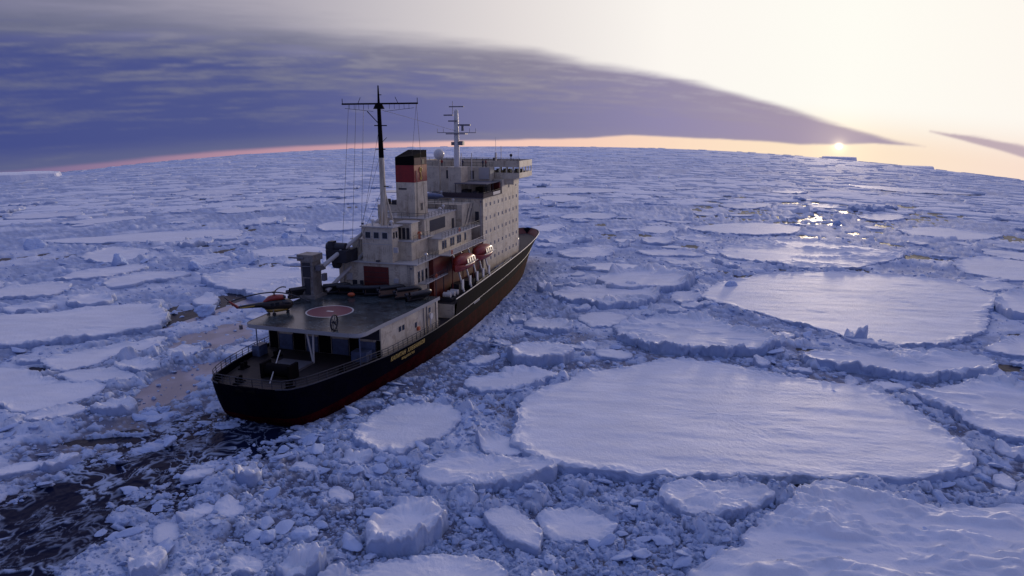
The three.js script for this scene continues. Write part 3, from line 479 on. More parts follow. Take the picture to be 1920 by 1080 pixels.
// ---------------------------------------------------------------- the icebreaker: ship axes are x = starboard, y = up, z = towards the stern
const paintTex = (seed, base, rust, grime) => grainTexture(512, (u, v) => {
  const streak = tileNoise(u, 0.3, 90, seed) * tileNoise(u, v, 5, seed + 1), run = sst(0.56, 0.86, streak + 0.16 * tileNoise(u, v, 40, seed + 2)), blot = sst(0.6, 0.85, 0.6 * tileNoise(u, v, 9, seed + 3) + 0.4 * tileNoise(u, v, 37, seed + 4));
  const seam = (abs((u * 4) % 1 - 0.5) > 0.492 || abs((v * 4) % 1 - 0.5) > 0.493) ? 0.9 : 1, g = (1 - grime * (0.5 * tileNoise(u, v, 7, seed + 5) + 0.5 * tileNoise(u, v, 33, seed + 6))) * seam;
  const c = mix3(base.map((q) => q * g), [0.30, 0.17, 0.10], clamp(rust * (0.8 * run + 0.5 * blot))); return c;
}, true);
const surf = (map, o) => new THREE.MeshStandardMaterial({ map, roughness: 0.55, ...o });
const M = {
  white: surf(paintTex(500, [0.86, 0.80, 0.685], 0.32, 0.15)), hull: surf(paintTex(520, [0.032, 0.030, 0.105], 0.02, 0.55), { roughness: 0.85 }), red: surf(paintTex(540, [0.27, 0.022, 0.05], 0.05, 0.55), { roughness: 0.85 }),
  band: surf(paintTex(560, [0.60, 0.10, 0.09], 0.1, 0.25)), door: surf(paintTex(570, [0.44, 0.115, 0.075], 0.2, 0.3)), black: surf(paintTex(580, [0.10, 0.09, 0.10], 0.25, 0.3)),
  green: surf(paintTex(590, [0.36, 0.40, 0.41], 0.12, 0.75), { roughness: 0.24 }), deck: surf(paintTex(600, [0.18, 0.13, 0.125], 0.4, 0.5), { roughness: 0.7 }), bluegrey: surf(paintTex(610, [0.40, 0.45, 0.56], 0.2, 0.3)),
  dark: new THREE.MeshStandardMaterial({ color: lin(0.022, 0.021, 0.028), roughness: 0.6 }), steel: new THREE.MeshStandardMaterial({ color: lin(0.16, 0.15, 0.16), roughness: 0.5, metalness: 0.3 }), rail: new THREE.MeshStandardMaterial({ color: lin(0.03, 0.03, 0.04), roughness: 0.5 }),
  trim: new THREE.MeshStandardMaterial({ color: lin(0.46, 0.43, 0.39), roughness: 0.5 }), glass: new THREE.MeshStandardMaterial({ color: lin(0.012, 0.014, 0.02), roughness: 0.08 }), pane: new THREE.MeshPhysicalMaterial({ color: lin(0.8, 0.85, 0.9), roughness: 0.03, transmission: 1, thickness: 0, ior: 1.45 }),
  orange: new THREE.MeshStandardMaterial({ color: lin(0.52, 0.10, 0.03), roughness: 0.5 }), boat: surf(paintTex(620, [0.66, 0.20, 0.14], 0.1, 0.25), { roughness: 0.35 }), rubber: new THREE.MeshStandardMaterial({ color: lin(0.018, 0.018, 0.022), roughness: 0.38 }), tan: new THREE.MeshStandardMaterial({ color: lin(0.34, 0.22, 0.15), roughness: 0.6 }),
  craneGrey: surf(paintTex(660, [0.60, 0.57, 0.53], 0.4, 0.3)), cabinGlass: new THREE.MeshStandardMaterial({ color: lin(0.11, 0.09, 0.095), roughness: 0.3 }),
  gold: new THREE.MeshStandardMaterial({ color: lin(0.55, 0.38, 0.06), roughness: 0.4, metalness: 0.2 }), pale: new THREE.MeshStandardMaterial({ color: lin(0.66, 0.62, 0.55), roughness: 0.3 }), mirror: new THREE.MeshStandardMaterial({ color: lin(0.95, 0.9, 0.8), roughness: 0.12, metalness: 0.9 }),
};
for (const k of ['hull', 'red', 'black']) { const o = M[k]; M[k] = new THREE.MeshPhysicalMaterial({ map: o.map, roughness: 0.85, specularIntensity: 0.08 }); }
for (const k of ['white', 'hull', 'red', 'black', 'door', 'boat', 'band', 'bluegrey']) M[k].side = THREE.DoubleSide;
// uv in metres by the side a face looks to
function metreUV(g, k = 9) { const w = g.index ? g.toNonIndexed() : g, p = w.attributes.position, n = w.attributes.normal, uv = new Float32Array(p.count * 2); for (let i = 0; i < p.count; i++) { const ax = abs(n.getX(i)), ay = abs(n.getY(i)), az = abs(n.getZ(i)); const x = p.getX(i), y = p.getY(i), z = p.getZ(i); if (ay > ax && ay > az) { uv[2 * i] = x / k; uv[2 * i + 1] = z / k; } else if (ax > az) { uv[2 * i] = z / k; uv[2 * i + 1] = y / k; } else { uv[2 * i] = x / k; uv[2 * i + 1] = y / k; } } w.setAttribute('uv', new THREE.BufferAttribute(uv, 2)); return w; }
const box = (s0, s1, t0, t1, h0, h1) => metreUV(new THREE.BoxGeometry(t1 - t0, h1 - h0, s1 - s0).translate((t0 + t1) / 2, (h0 + h1) / 2, -(s0 + s1) / 2));
const V = (s, t, h) => new THREE.Vector3(t, h, -s);
function bar(a, b, r, r2 = r, n = 7) { const d = b.clone().sub(a), g = new THREE.CylinderGeometry(r2, r, d.length(), n, 1); g.applyQuaternion(new THREE.Quaternion().setFromUnitVectors(new THREE.Vector3(0, 1, 0), d.clone().normalize())); g.translate((a.x + b.x) / 2, (a.y + b.y) / 2, (a.z + b.z) / 2); return g.toNonIndexed(); }
// a prism over a ground outline [[s, t], ...]
function prism(pts, h0, h1) {
  const sh = new THREE.Shape(pts.map(([s, t]) => new THREE.Vector2(t, s))), g = new THREE.ExtrudeGeometry(sh, { depth: h1 - h0, bevelEnabled: false, curveSegments: 4 });
  g.rotateX(-PI / 2).translate(0, h0, 0); return metreUV(g);
}
function railing(parent, pts, hgt = 1.05, mat = M.rail, r = 0.035) {
  const G1 = [];
  for (let k = 0; k < pts.length - 1; k++) {
    const a = pts[k], b = pts[k + 1], L = a.distanceTo(b), n = max(1, Math.round(L / 1.7));
    for (const q of [1, 0.66, 0.33]) G1.push(bar(a.clone().setY(a.y + hgt * q), b.clone().setY(b.y + hgt * q), q === 1 ? r * 1.3 : r * 0.8, undefined, 5));
    for (let i = 0; i <= n; i++) { const p = a.clone().lerp(b, i / n); G1.push(bar(p, p.clone().setY(p.y + hgt), r * 1.2, undefined, 5)); }
  }
  return part('railing', G1, mat, parent);
}
const ship = new THREE.Group(); ship.name = 'icebreaker'; ship.position.copy(SHIP); ship.rotation.y = -HEAD; scene.add(ship);
tag(ship, 'dark blue and red icebreaker with tall cream superstructure ploughing through the pack ice', 'ship');
{
  // hull as three strakes that meet edge to edge
  const redTop = (s) => tab1([[-2, 1.5], [12, 2.0], [25, 2.6], [44, 3.8], [95, 3.9], [118, 4.6], [147, 5.6]], s), US = []; for (let k = 0; k <= 110; k++) { const u = k / 110; US.push(u < 0.1 ? u * u / 0.1 * 0.6 + u * 0.4 : u); }
  function strake(hFn, rows, mat, name, u0 = 0, u1 = 1) {
    const geos = [];
    for (const side of [1, -1]) {
      const P = [], idx = [], us = US.filter((u) => u >= u0 && u <= u1); if (us[0] > u0) us.unshift(u0);
      for (const u of us) for (let j = 0; j <= rows; j++) { const s6 = sStern(6) + (sBow(6) - sStern(6)) * u, [a, b] = hFn(s6), h = lerp(a, b, j / rows), s = sStern(h) + (sBow(h) - sStern(h)) * u; P.push(side * hullB(s, h), h, -s); }
      const w = rows + 1; for (let i = 0; i < us.length - 1; i++) for (let j = 0; j < rows; j++) { const p = i * w + j; side > 0 ? idx.push(p, p + w, p + 1, p + 1, p + w, p + w + 1) : idx.push(p, p + 1, p + w, p + 1, p + w + 1, p + w); }
      const g = new THREE.BufferGeometry(); g.setAttribute('position', new THREE.Float32BufferAttribute(P, 3)); g.setIndex(idx); g.computeVertexNormals(); geos.push(metreUV(g));
    }
    return part(name, geos, mat, ship);
  }
  const aft = (s) => tab1([[-2, 6.5], [8, 6.2], [20, 5.6], [46, 5.8], [147, 5.9]], s), fore = (s) => tab1([[40, 9.2], [112, 9.3], [147, 9.9]], s), STEP = 46, uStep = (STEP - sStern(6)) / (sBow(6) - sStern(6));
  strake((s) => [-1.4, redTop(s)], 4, M.red, 'boot_stripe', 0, 1); strake((s) => [redTop(s), aft(s)], 5, M.hull, 'hull'); strake((s) => [aft(s), fore(s)], 4, M.hull, 'upper_hull', uStep, 1);
  // sheer line, rubbing line, bulwark caps
  const along = (s0, s1, hFn, off, n = 60) => { const a = [], b = []; for (let k = 0; k <= n; k++) { const s = lerp(s0, s1, k / n), h = hFn(s), t = hullB(s, h) + off; a.push(V(s, t, h)); b.push(V(s, -t, h)); } return [a, b]; };
  const tube = (pts, r, n = 5) => new THREE.TubeGeometry(new THREE.CatmullRomCurve3(pts), pts.length * 2, r, n, false).toNonIndexed();
  for (const L of along(46, 146.6, fore, 0)) part('sheer_line', tube(L, 0.13), M.trim, ship);
  for (const L of along(34, 140, (s) => aft(s) - 0.02, 0.03)) part('rubbing_line', tube(L, 0.07), M.trim, ship);
  for (const L of along(-1.3, 46, aft, 0)) part('bulwark_cap', tube(L, 0.12), M.rail, ship);
  // inside of the bulwarks at the bow
  { const geos = []; for (const side of [1, -1]) { const P = [], idx = [], n = 40; for (let k = 0; k <= n; k++) { const s = lerp(100, 146, k / n); for (const h of [8.0, fore(s) - 0.05]) P.push(side * max(0, hullB(s, h) - 0.35), h, -s + (k === n ? 0.4 : 0)); } for (let k = 0; k < n; k++) { const p = k * 2; idx.push(p, p + 1, p + 2, p + 1, p + 3, p + 2); } const g = new THREE.BufferGeometry(); g.setAttribute('position', new THREE.Float32BufferAttribute(P, 3)); g.setIndex(idx); g.computeVertexNormals(); geos.push(metreUV(g)); } part('inner_bulwark', geos, M.door, ship); }
  // decks
  const deckGeo = (s0, s1, h, inset, n = 50) => { const P = [], idx = []; for (let k = 0; k <= n; k++) { const s = lerp(s0, s1, k / n), t = max(0.02, hullB(s, h) - inset); P.push(-t, h, -s, t, h, -s); } for (let k = 0; k < n; k++) { const p = k * 2; idx.push(p, p + 1, p + 2, p + 1, p + 3, p + 2); } const g = new THREE.BufferGeometry(); g.setAttribute('position', new THREE.Float32BufferAttribute(P, 3)); g.setIndex(idx); g.computeVertexNormals(); return metreUV(g); };
  part('after_deck', deckGeo(-1.5, 46, 5.15, 0.12), M.deck, ship); part('shelter_deck', deckGeo(46, 146, 8.1, 0.2), M.deck, ship);
  part('deck_bulkhead', box(45.9, 46.2, -13, 13, 5.2, 8.05), M.white, ship);
  // rails round the stern and along the quarters
  const sternRail = []; for (const s of [38, 32, 26, 20, 15, 11, 7, 4, 2, 0.4, -0.9]) sternRail.push(V(s, hullB(s, aft(s)) - 0.1, aft(s))); sternRail.push(V(-1.5, 1.2, 6.5));
  const railS = railing(ship, sternRail, 1.25, M.rail, 0.05); railing(ship, sternRail.map((p) => new THREE.Vector3(-p.x, p.y, p.z)), 1.25, M.rail, 0.05); railing(ship, [V(-1.5, 1.2, 6.5), V(-1.5, -1.2, 6.5)], 1.25, M.rail, 0.05);
  // lettering on the quarter: a curved plate a hand's breadth above nothing, close on the plating
  {
    const c = document.createElement('canvas'); c.width = 2048; c.height = 256; const x = c.getContext('2d');
    x.fillStyle = '#000'; x.fillRect(0, 0, 2048, 256); x.fillStyle = '#fff'; x.textAlign = 'center'; x.font = 'bold 150px sans-serif'; x.fillText('КАПИТАН  ХЛЕБНИКОВ', 1024, 128, 2000); x.font = 'bold 86px sans-serif'; x.fillText('ВЛАДИВОСТОК', 1024, 236, 900);
    const al = new THREE.CanvasTexture(c); const mat = new THREE.MeshStandardMaterial({ color: lin(0.62, 0.42, 0.10), alphaMap: al, alphaTest: 0.5, roughness: 0.5, side: THREE.DoubleSide });
    for (const side of [1, -1]) {
      const P = [], U = [], idx = [], n = 30, s0 = 19.5, s1 = 33; for (let k = 0; k <= n; k++) for (let j = 0; j <= 4; j++) { const s = lerp(s0, s1, k / n), h = lerp(3.3, 5.25, j / 4), hh = h + (s - 26) * 0.02; P.push(side * (hullB(s, hh) + 0.05), hh, -s); U.push(side > 0 ? k / n : 1 - k / n, j / 4); }
      for (let k = 0; k < n; k++) for (let j = 0; j < 4; j++) { const p = k * 5 + j; idx.push(p, p + 5, p + 1, p + 1, p + 5, p + 6); }
      const g = new THREE.BufferGeometry(); g.setAttribute('position', new THREE.Float32BufferAttribute(P, 3)); g.setAttribute('uv', new THREE.Float32BufferAttribute(U, 2)); g.setIndex(idx); g.computeVertexNormals(); part('name_lettering', g, mat, ship, 'yellow Cyrillic ship name and home port in two lines');
    }
  }
  // deckhouse below the helicopter deck
  const hw = (s) => tab1([[12, 10.6], [19, 10.9], [28, 11.8], [40, 12.4]], s), outline = (s0, s1, inset) => { const a = []; for (let k = 0; k <= 8; k++) { const s = lerp(s0, s1, k / 8); a.push([s, hw(s) - inset]); } return [...a, ...a.map(([s, t]) => [s, -t]).reverse()]; };
  part('deckhouse', prism(outline(19, 39.4, 0.05), 5.16, 10.62), M.white, ship);
  for (const [t, w] of [[-7.4, 1.3], [-2.2, 1.1], [3.2, 1.5], [8.4, 1.4]]) { const d = part('door', box(18.93, 19.05, t - w, t + w, 5.2, 7.9), M.bluegrey, ship); part('door_frame', [box(18.9, 19.02, t - w - 0.12, t - w, 5.2, 8.02), box(18.9, 19.02, t + w, t + w + 0.12, 5.2, 8.02)], M.dark, d); }
  part('deck_support', [bar(V(14.2, 9.6, 5.2), V(14.2, 9.6, 10.6), 0.1), bar(V(14.2, -9.6, 5.2), V(14.2, -9.6, 10.6), 0.1)], M.bluegrey, ship); for (const [p, q] of [[-10.7, -9], [-5.9, -3.6], [-0.9, 1.4], [4.9, 6.8], [9.95, 10.7]]) part('painted_shade_panel', box(18.955, 19.0, p, q, 5.2, 8.25), M.black, ship);  // black panels between the doors paint in the shade below the helicopter deck
  part('painted_recess_shade', box(18.97, 19.02, -10.6, 10.6, 8.3, 10.5), M.dark, ship);  // dark sheet over the upper wall, the overhang's shade put in as colour
  for (const t of [1.2]) part('deck_support', [bar(V(13.8, t, 5.2), V(13.2, t - 0.5, 10.6), 0.16), bar(V(13.8, t + 0.1, 5.2), V(13.2, t + 0.7, 10.6), 0.16)], M.pale, ship);
  for (const [s, h] of [[24.5, 8.3], [25.6, 8.3], [30, 7.6], [35.5, 9]]) { const w = part('window', box(s, s + 0.7, hw(s) - 0.02, hw(s) + 0.06, h, h + 0.9), M.glass, ship); }
  part('hose_box', [box(30.6, 31.3, 11.9, 12.3, 6.9, 7.5)], M.orange, ship); part('vent_cowl', [bar(V(35.5, 12.3, 8.4), V(35.5, 12.75, 8.4), 0.5, 0.62, 12), bar(V(35.2, 12.55, 6.2), V(35.4, 12.55, 8.2), 0.14)], M.pale, ship); part('side_pipes', [bar(V(33.2, 12.2, 5.3), V(33.2, 12.15, 10.5), 0.08), bar(V(34.4, 12.25, 5.3), V(34.4, 12.25, 10.5), 0.12), bar(V(38.2, 12.45, 5.3), V(38.2, 12.4, 10.5), 0.1)], M.steel, ship);
  // helicopter deck
  { const r = []; const a = outline(12.6, 39.9, -0.15); const st = hw(12.6) + 0.15; const rounded = [[14.2, st + 0.1], [13.2, st - 0.3], [12.7, st - 1.0], [12.55, st - 2.2]]; const pts = [...[...rounded].reverse(), ...a.slice(1, 9), ...a.slice(9, 17), ...rounded.map(([s, t]) => [s, -t])];
    part('helicopter_deck', prism(pts, 10.66, 11.1), M.green, ship);
    const edge = [...[...rounded].reverse(), ...a.slice(2, 9)].map(([s, t]) => V(s, t + 0.04, 10.9)), edgeP = edge.map((p) => new THREE.Vector3(-p.x, p.y, p.z)), mid = [edge[0].clone(), edgeP[0].clone()];
    const lip = (L, thick) => { const P = [], idx = []; L.forEach((p) => { P.push(p.x, 10.5, p.z, p.x, 11.16, p.z); }); for (let k = 0; k < L.length - 1; k++) { const q = k * 2; idx.push(q, q + 1, q + 2, q + 1, q + 3, q + 2); } const g = new THREE.BufferGeometry(); g.setAttribute('position', new THREE.Float32BufferAttribute(P, 3)); g.setIndex(idx); g.computeVertexNormals(); return metreUV(g); };
    mid.forEach((p) => { p.z += 0.05; }); part('deck_edge', [lip(edge), lip(edgeP), lip(mid)], new THREE.MeshStandardMaterial({ color: lin(0.34, 0.33, 0.31), roughness: 0.5, side: THREE.DoubleSide }), ship);
    const disc = (r0, r1, h, s, t) => { const g = r0 ? new THREE.RingGeometry(r0, r1, 72) : new THREE.CircleGeometry(r1, 72); g.rotateX(-PI / 2).translate(t, h, -s); return metreUV(g); };
    part('landing_circle', disc(0, 3.85, 11.104, 24, -1.6), new THREE.MeshStandardMaterial({ color: lin(0.19, 0.055, 0.065), roughness: 0.5 }), ship); part('circle_rim', disc(3.86, 4.15, 11.104, 24, -1.6), M.pale, ship); part('circle_mark', box(23.75, 24.3, -2.2, -0.9, 11.108, 11.112), M.pale, ship);
    part('net_lamp', [bar(V(12.5, -11.2, 10.2), V(12.5, -11.2, 10.9), 0.3, 0.3, 10)], M.steel, ship);
  }
  // stern fittings
  part('towing_winch', [bar(V(6.5, -2.2, 6.3), V(6.5, 2.2, 6.3), 1.0, 1.0, 16), box(5.3, 7.7, -2.6, -2.2, 5.16, 7.5), box(5.3, 7.7, 2.2, 2.6, 5.16, 7.5)], M.black, ship);
  for (const [s, t] of [[2.2, -4.4], [2.4, 4.2], [8, -8], [10.5, 8.2], [14.5, -6.5]]) part('bollard', [bar(V(s, t, 5.15), V(s, t, 6.2), 0.28, 0.28, 12), bar(V(s + 0.9, t, 5.15), V(s + 0.9, t, 6.2), 0.28, 0.28, 12), box(s - 0.5, s + 1.4, t - 0.45, t + 0.45, 5.155, 5.3)], M.black, ship);
  part('flag_staff', [bar(V(3.4, 0.4, 5.2), V(9.5, -1.8, 8.4), 0.1, 0.08)], M.trim, ship);
  part('stern_roller', [bar(V(-1.2, -1.6, 5.9), V(-1.2, 1.6, 5.9), 0.5, 0.5, 14)], M.black, ship); part('hatch', [box(9.5, 13.5, -4.2, 1.4, 5.16, 5.55)], M.steel, ship);
  part('deck_locker', [box(14, 16.2, -10.6, -9.2, 5.16, 7), box(16.5, 18.4, 6.6, 9.4, 5.16, 6.8)], M.bluegrey, ship);

  // ---- superstructure, from aft to forward
  const W = (s, t, h, w, hh, side, parent = ship, frame = true) => { // a window on a wall: side 'aft' or 'stb'
    const g = side === 'aft' ? box(s - 0.05, s + 0.03, t - w / 2, t + w / 2, h, h + hh) : box(s - w / 2, s + w / 2, t - 0.03, t + 0.05, h, h + hh), n = part('window', g, M.glass, parent);
    if (frame) part('frame', side === 'aft' ? [box(s - 0.08, s, t - w / 2 - 0.1, t + w / 2 + 0.1, h + hh + 0.005, h + hh + 0.12), box(s - 0.08, s, t - w / 2 - 0.1, t + w / 2 + 0.1, h - 0.12, h - 0.005), box(s - 0.08, s, t - w / 2 - 0.1, t - w / 2 - 0.005, h, h + hh), box(s - 0.08, s, t + w / 2 + 0.005, t + w / 2 + 0.1, h, h + hh)] : [box(s - w / 2 - 0.1, s + w / 2 + 0.1, t, t + 0.08, h + hh + 0.005, h + hh + 0.1), box(s - w / 2 - 0.1, s + w / 2 + 0.1, t, t + 0.08, h - 0.1, h - 0.005)], M.trim, n);
    return n;
  };
  const deckSlab = (s0, s1, t0, t1, h) => part('deck_slab', box(s0, s1, t0, t1, h, h + 0.16), M.trim, ship);
  // hangar house with its red door
  part('hangar_house', box(39.4, 58, -8.6, 7.6, 11.12, 17.0), M.white, ship); deckSlab(39.1, 58, -8.9, 8.4, 17.0);
  const hd = part('hangar_door', box(39.24, 39.42, -3.1, 2.2, 11.15, 16.3), M.door, ship, 'rust red roller door'); part('door_rib', [12.2, 13.2, 14.2, 15.2].map((h) => box(39.2, 39.26, -3.0, 2.1, h, h + 0.06)), M.dark, hd);
  for (const [t, w] of [[-5.2, 0.5], [-3.7, 0.35]]) part('door', box(39.3, 39.42, t - w, t + w, 11.15, 13.4), M.dark, ship);
  part('wall_box', [box(39.05, 39.4, -6.9, -5.6, 13.4, 14.8), box(39.1, 39.4, 3.4, 4.4, 13.3, 14.2)], M.trim, ship); part('lamp_box', box(39.1, 39.4, -0.3, 0.4, 17.3, 17.6), M.dark, ship);
  for (const [s, h] of [[41.5, 13.2], [43.2, 13.2], [45, 13.2], [47, 13.2]]) W(s, 7.6, h, 0.9, 2.2, 'stb');
  deckSlab(41, 52, 7.65, 9.4, 13.0); railing(ship, [V(41, 9.3, 13.16), V(52, 9.3, 13.16)]);
  for (const s of [42, 46, 50]) part('stanchion', bar(V(s, 9.2, 8.2), V(s, 9.2, 13), 0.09), M.rail, ship);
  // side house starboard below (dark lifeboat recess behind it)
  part('recess_wall', box(46.3, 73.5, -9, 8.6, 8.12, 16.9), M.door, ship);
  // control house with three windows
  part('control_house', box(39.8, 42.6, -3.4, 3.0, 17.17, 23.9), M.white, ship); part('roof_slab', box(39.5, 44, -3.7, 3.4, 23.9, 24.1), M.trim, ship);
  for (const t of [-2.1, -0.3, 1.5]) W(39.8, t, 21.8, 1.05, 1.15, 'aft'); for (const s of [40.6, 41.7]) W(s, 3.0, 21.8, 0.6, 1.2, 'stb'); part('belt', box(39.75, 39.82, -3.4, 3.0, 20.6, 20.7), M.trim, ship);
  part('vent_hood', box(39.4, 39.8, 3.4, 4.3, 19.2, 20.2), M.trim, ship);
  // stepped houses to starboard
  part('terrace_house', box(42.6, 50.4, -7.2, 5.7, 17.17, 20.9), M.white, ship); deckSlab(42.4, 52, -7.6, 6.4, 20.9); railing(ship, [V(40, 8.3, 17.16), V(50, 8.3, 17.16)], 1.1, M.rail); railing(ship, [V(42.5, 6.3, 21.06), V(50.4, 6.3, 21.06)], 1.1);
  part('gallery_house', box(50.5, 70, -8, 8.0, 17.18, 20.4), M.white, ship); deckSlab(50.3, 73.4, -8.3, 9.0, 20.4); railing(ship, [V(50.4, 8.9, 20.56), V(73, 8.9, 20.56)], 1.1);
  for (const s of [53, 54.3, 57.5, 58.8, 61.5, 62.8, 66]) W(s, 8.0, 18.0, 0.95, 1.7, 'stb');
  deckSlab(50.3, 73.4, 7.7, 10.6, 17.02); railing(ship, [V(50.4, 10.5, 17.18), V(73, 10.5, 17.18)], 1.1, M.trim, 0.04);
  for (const s of [52, 58, 64.5, 70]) part('stanchion', bar(V(s, 10.4, 9.3), V(s, 10.4, 17), 0.12), M.door, ship);
  // hut with doors behind the mast
  part('deck_hut', box(44.2, 47.5, 2.0, 5.0, 21.08, 24.3), M.white, ship); for (const t of [2.5, 3.4, 4.3]) part('door', box(44.1, 44.22, t - 0.3, t + 0.3, 21.2, 23.4), M.dark, ship); part('hut_roof', box(44, 47.8, 1.8, 5.3, 24.3, 24.45), M.trim, ship); part('ventilator', [bar(V(46, 5.9, 21.1), V(46, 5.9, 22), 0.25, 0.25, 10), bar(V(46, 5.9, 22), V(46, 5.9, 22.5), 0.45, 0.3, 10)], M.orange, ship);
  // funnel casing
  part('funnel_casing', box(50.5, 68, -5.0, 5.0, 20.58, 24.4), M.white, ship); part('casing_roof', box(50.2, 68.2, -5.3, 5.3, 24.4, 24.55), M.trim, ship);
  { const lv = part('louvre', box(53.2, 61.5, 4.98, 5.06, 21.4, 23.8), M.dark, ship); part('slat', Array.from({ length: 14 }, (_, k) => box(53.4 + k * 0.58, 53.55 + k * 0.58, 5.06, 5.12, 21.5, 23.7)), M.steel, lv); }
  part('casing_door', box(65.5, 66.6, 4.98, 5.1, 20.6, 22.8), M.dark, ship);
  railing(ship, [V(50.4, 5.2, 24.56), V(68, 5.2, 24.56), V(68, -5.2, 24.56)], 1.0); railing(ship, [V(50.4, -5.2, 24.56), V(50.4, 5.2, 24.56)], 1.0);
  { // funnel: a raked top, black over red over white, and a small anchor emblem
    const f0 = 52.8, f1 = 59.2, t0 = -2.2, t1 = 2.0; part('funnel', box(f0, f1, t0, t1, 24.56, 31.6), M.white, ship); part('funnel_band', box(f0 - 0.02, f1 + 0.02, t0 - 0.02, t1 + 0.02, 31.6, 35.1), M.band, ship);
    const cap = box(f0 - 0.02, f1 + 0.02, t0 - 0.02, t1 + 0.02, 35.1, 37.2), p = cap.attributes.position; for (let i = 0; i < p.count; i++) if (p.getY(i) > 36) p.setY(i, p.getZ(i) > -56 ? 36.7 + (p.getX(i) > 0 ? 0.35 : 0) : 38.1); cap.computeVertexNormals();
    const capPart = part('funnel_cap', cap, M.black, ship); part('cap_side', box(f0 + 0.1, f1 - 0.1, t1 + 0.02, t1 + 0.06, 35.15, 36.6), new THREE.MeshStandardMaterial({ color: lin(0.12, 0.07, 0.055), roughness: 0.8 }), capPart); part('cap_window', box(56.6, 57.8, t1 + 0.06, t1 + 0.12, 35.2, 36.2), M.dark, capPart);
    const sh = new THREE.TorusGeometry(0.55, 0.10, 6, 24, 4.6).rotateZ(-0.6).rotateY(PI / 2), stem = new THREE.CylinderGeometry(0.1, 0.1, 2.2, 6), hook = new THREE.TorusGeometry(0.45, 0.09, 6, 20, 3.4).rotateZ(PI).rotateY(PI / 2);
    part('funnel_emblem', [sh.translate(t1 + 0.05, 34.0, -56), stem.translate(t1 + 0.05, 33.3, -56), hook.translate(t1 + 0.05, 32.5, -56)].map((g) => g.toNonIndexed()), M.gold, ship);
    part('funnel_grille', box(f0 - 0.06, f0 - 0.01, -1.6, 0.2, 30.1, 30.4), M.dark, ship); for (const s of [55.6, 56.2]) part('vent_slot', box(s, s + 0.35, t1, t1 + 0.05, 25.6, 27.1), M.dark, ship);
    part('ladder', [bar(V(53.6, 2.1, 24.6), V(53.6, 2.1, 34), 0.03), bar(V(54, 2.1, 24.6), V(54, 2.1, 34), 0.03)], M.steel, ship);
  }
  // port house forward of the funnel
  part('port_house', box(60, 73, -10.5, -5.4, 20.58, 26.0), M.white, ship); railing(ship, [V(60, -10.4, 26), V(60, -5.5, 26), V(70, -5.5, 26)], 1.1); part('deck_gear', [box(60.5, 62, -9.8, -8.2, 26, 27.2), box(61, 63, -7.5, -6, 26, 26.9)], M.dark, ship); part('awning', [box(61, 66, -10.2, -5.6, 28.6, 28.75), bar(V(61.2, -10, 26), V(61.2, -10, 28.6), 0.05), bar(V(61.2, -5.8, 26), V(61.2, -5.8, 28.6), 0.05)], M.pale, ship);
  // connecting deck between casing and the main block
  part('link_house', box(68.3, 74.9, -7, 6.4, 20.58, 25.6), M.white, ship); for (const t of [-3.4, -1.4, 2.0]) part('window', box(68.2, 68.34, t - 0.5, t + 0.5, 22.2, 24.6), M.dark, ship); railing(ship, [V(68.4, -7, 25.6), V(68.4, 6.4, 25.6)], 1.1);
  part('covered_boat', [new THREE.SphereGeometry(1, 14, 8).scale(3.2, 0.75, 1.2).translate(-2.5, 27.1, -71.5).toNonIndexed()], M.bluegrey, ship);
  for (const [s, a] of [[70, 20.6], [71.2, 21.6]]) part('ladder', [bar(V(s - 1.5, 6.9, a), V(s + 1.2, 6.9, a + 4), 0.06), bar(V(s - 1.5, 7.6, a), V(s + 1.2, 7.6, a + 4), 0.06)], M.rail, ship);
  part('door', box(74.85, 74.98, 7.2, 8.1, 21, 23.4), M.dark, ship);
  // main accommodation block: a tall cream wall of small square windows
  const A0 = 75, A1 = 104.5, AT = 9.15; part('accommodation', box(A0, A1, -AT, AT, 8.12, 26.4), M.white, ship); part('upper_accommodation', box(89.6, A1, -AT, AT, 26.4, 30.0), M.white, ship);
  for (const h of [11.1, 14.5, 17.9, 21.2, 24.4]) for (let k = 0; k < 9; k++) { const s = 77.2 + k * 3.15 + 0.12 * hash(k, h * 10, 4), n = part('window', box(s - 0.28, s + 0.28, AT - 0.02, AT + 0.03, h, h + 0.8), hash(k, h * 10, 5) < 0.25 ? M.glass : M.cabinGlass, ship); part('frame', [box(s - 0.36, s + 0.36, AT, AT + 0.06, h + 0.805, h + 0.88), box(s - 0.36, s - 0.285, AT, AT + 0.05, h, h + 0.8), box(s + 0.285, s + 0.36, AT, AT + 0.05, h, h + 0.8)], M.trim, n); }
  for (const s of [95.5, 101.8]) part('window', box(s - 0.3, s + 0.3, AT - 0.02, AT + 0.05, 27.6, 28.4), M.glass, ship);
  part('sun_deck', box(A0 - 0.2, 89.6, -AT - 0.2, AT + 0.2, 26.4, 26.55), M.steel, ship);
  // aft terrace with a dark shelter under a flat roof
  part('shelter_back', box(88.6, 89.5, -6, AT - 0.4, 26.56, 29.6), M.door, ship); part('shelter_roof', box(78.5, 89.5, 0.6, AT - 0.3, 29.5, 29.7), M.steel, ship); for (const [s, t] of [[78.7, 0.8], [78.7, 8.6], [84, 8.6]]) part('stanchion', bar(V(s, t, 26.5), V(s, t, 29.5), 0.08), M.dark, ship);
  part('weather_cloth', [box(A0 - 0.15, A0 - 0.1, -1, AT, 26.6, 27.7), box(A0 - 0.1, 88.5, AT + 0.1, AT + 0.15, 26.6, 27.6)], new THREE.MeshStandardMaterial({ color: lin(0.05, 0.035, 0.04), roughness: 0.9 }), ship); part('sign_board', box(82, 87.5, AT + 0.16, AT + 0.22, 26.75, 27.5), M.trim, ship); railing(ship, [V(A0, -AT, 26.55), V(A0, AT, 26.55), V(88, AT, 26.55)], 1.25);
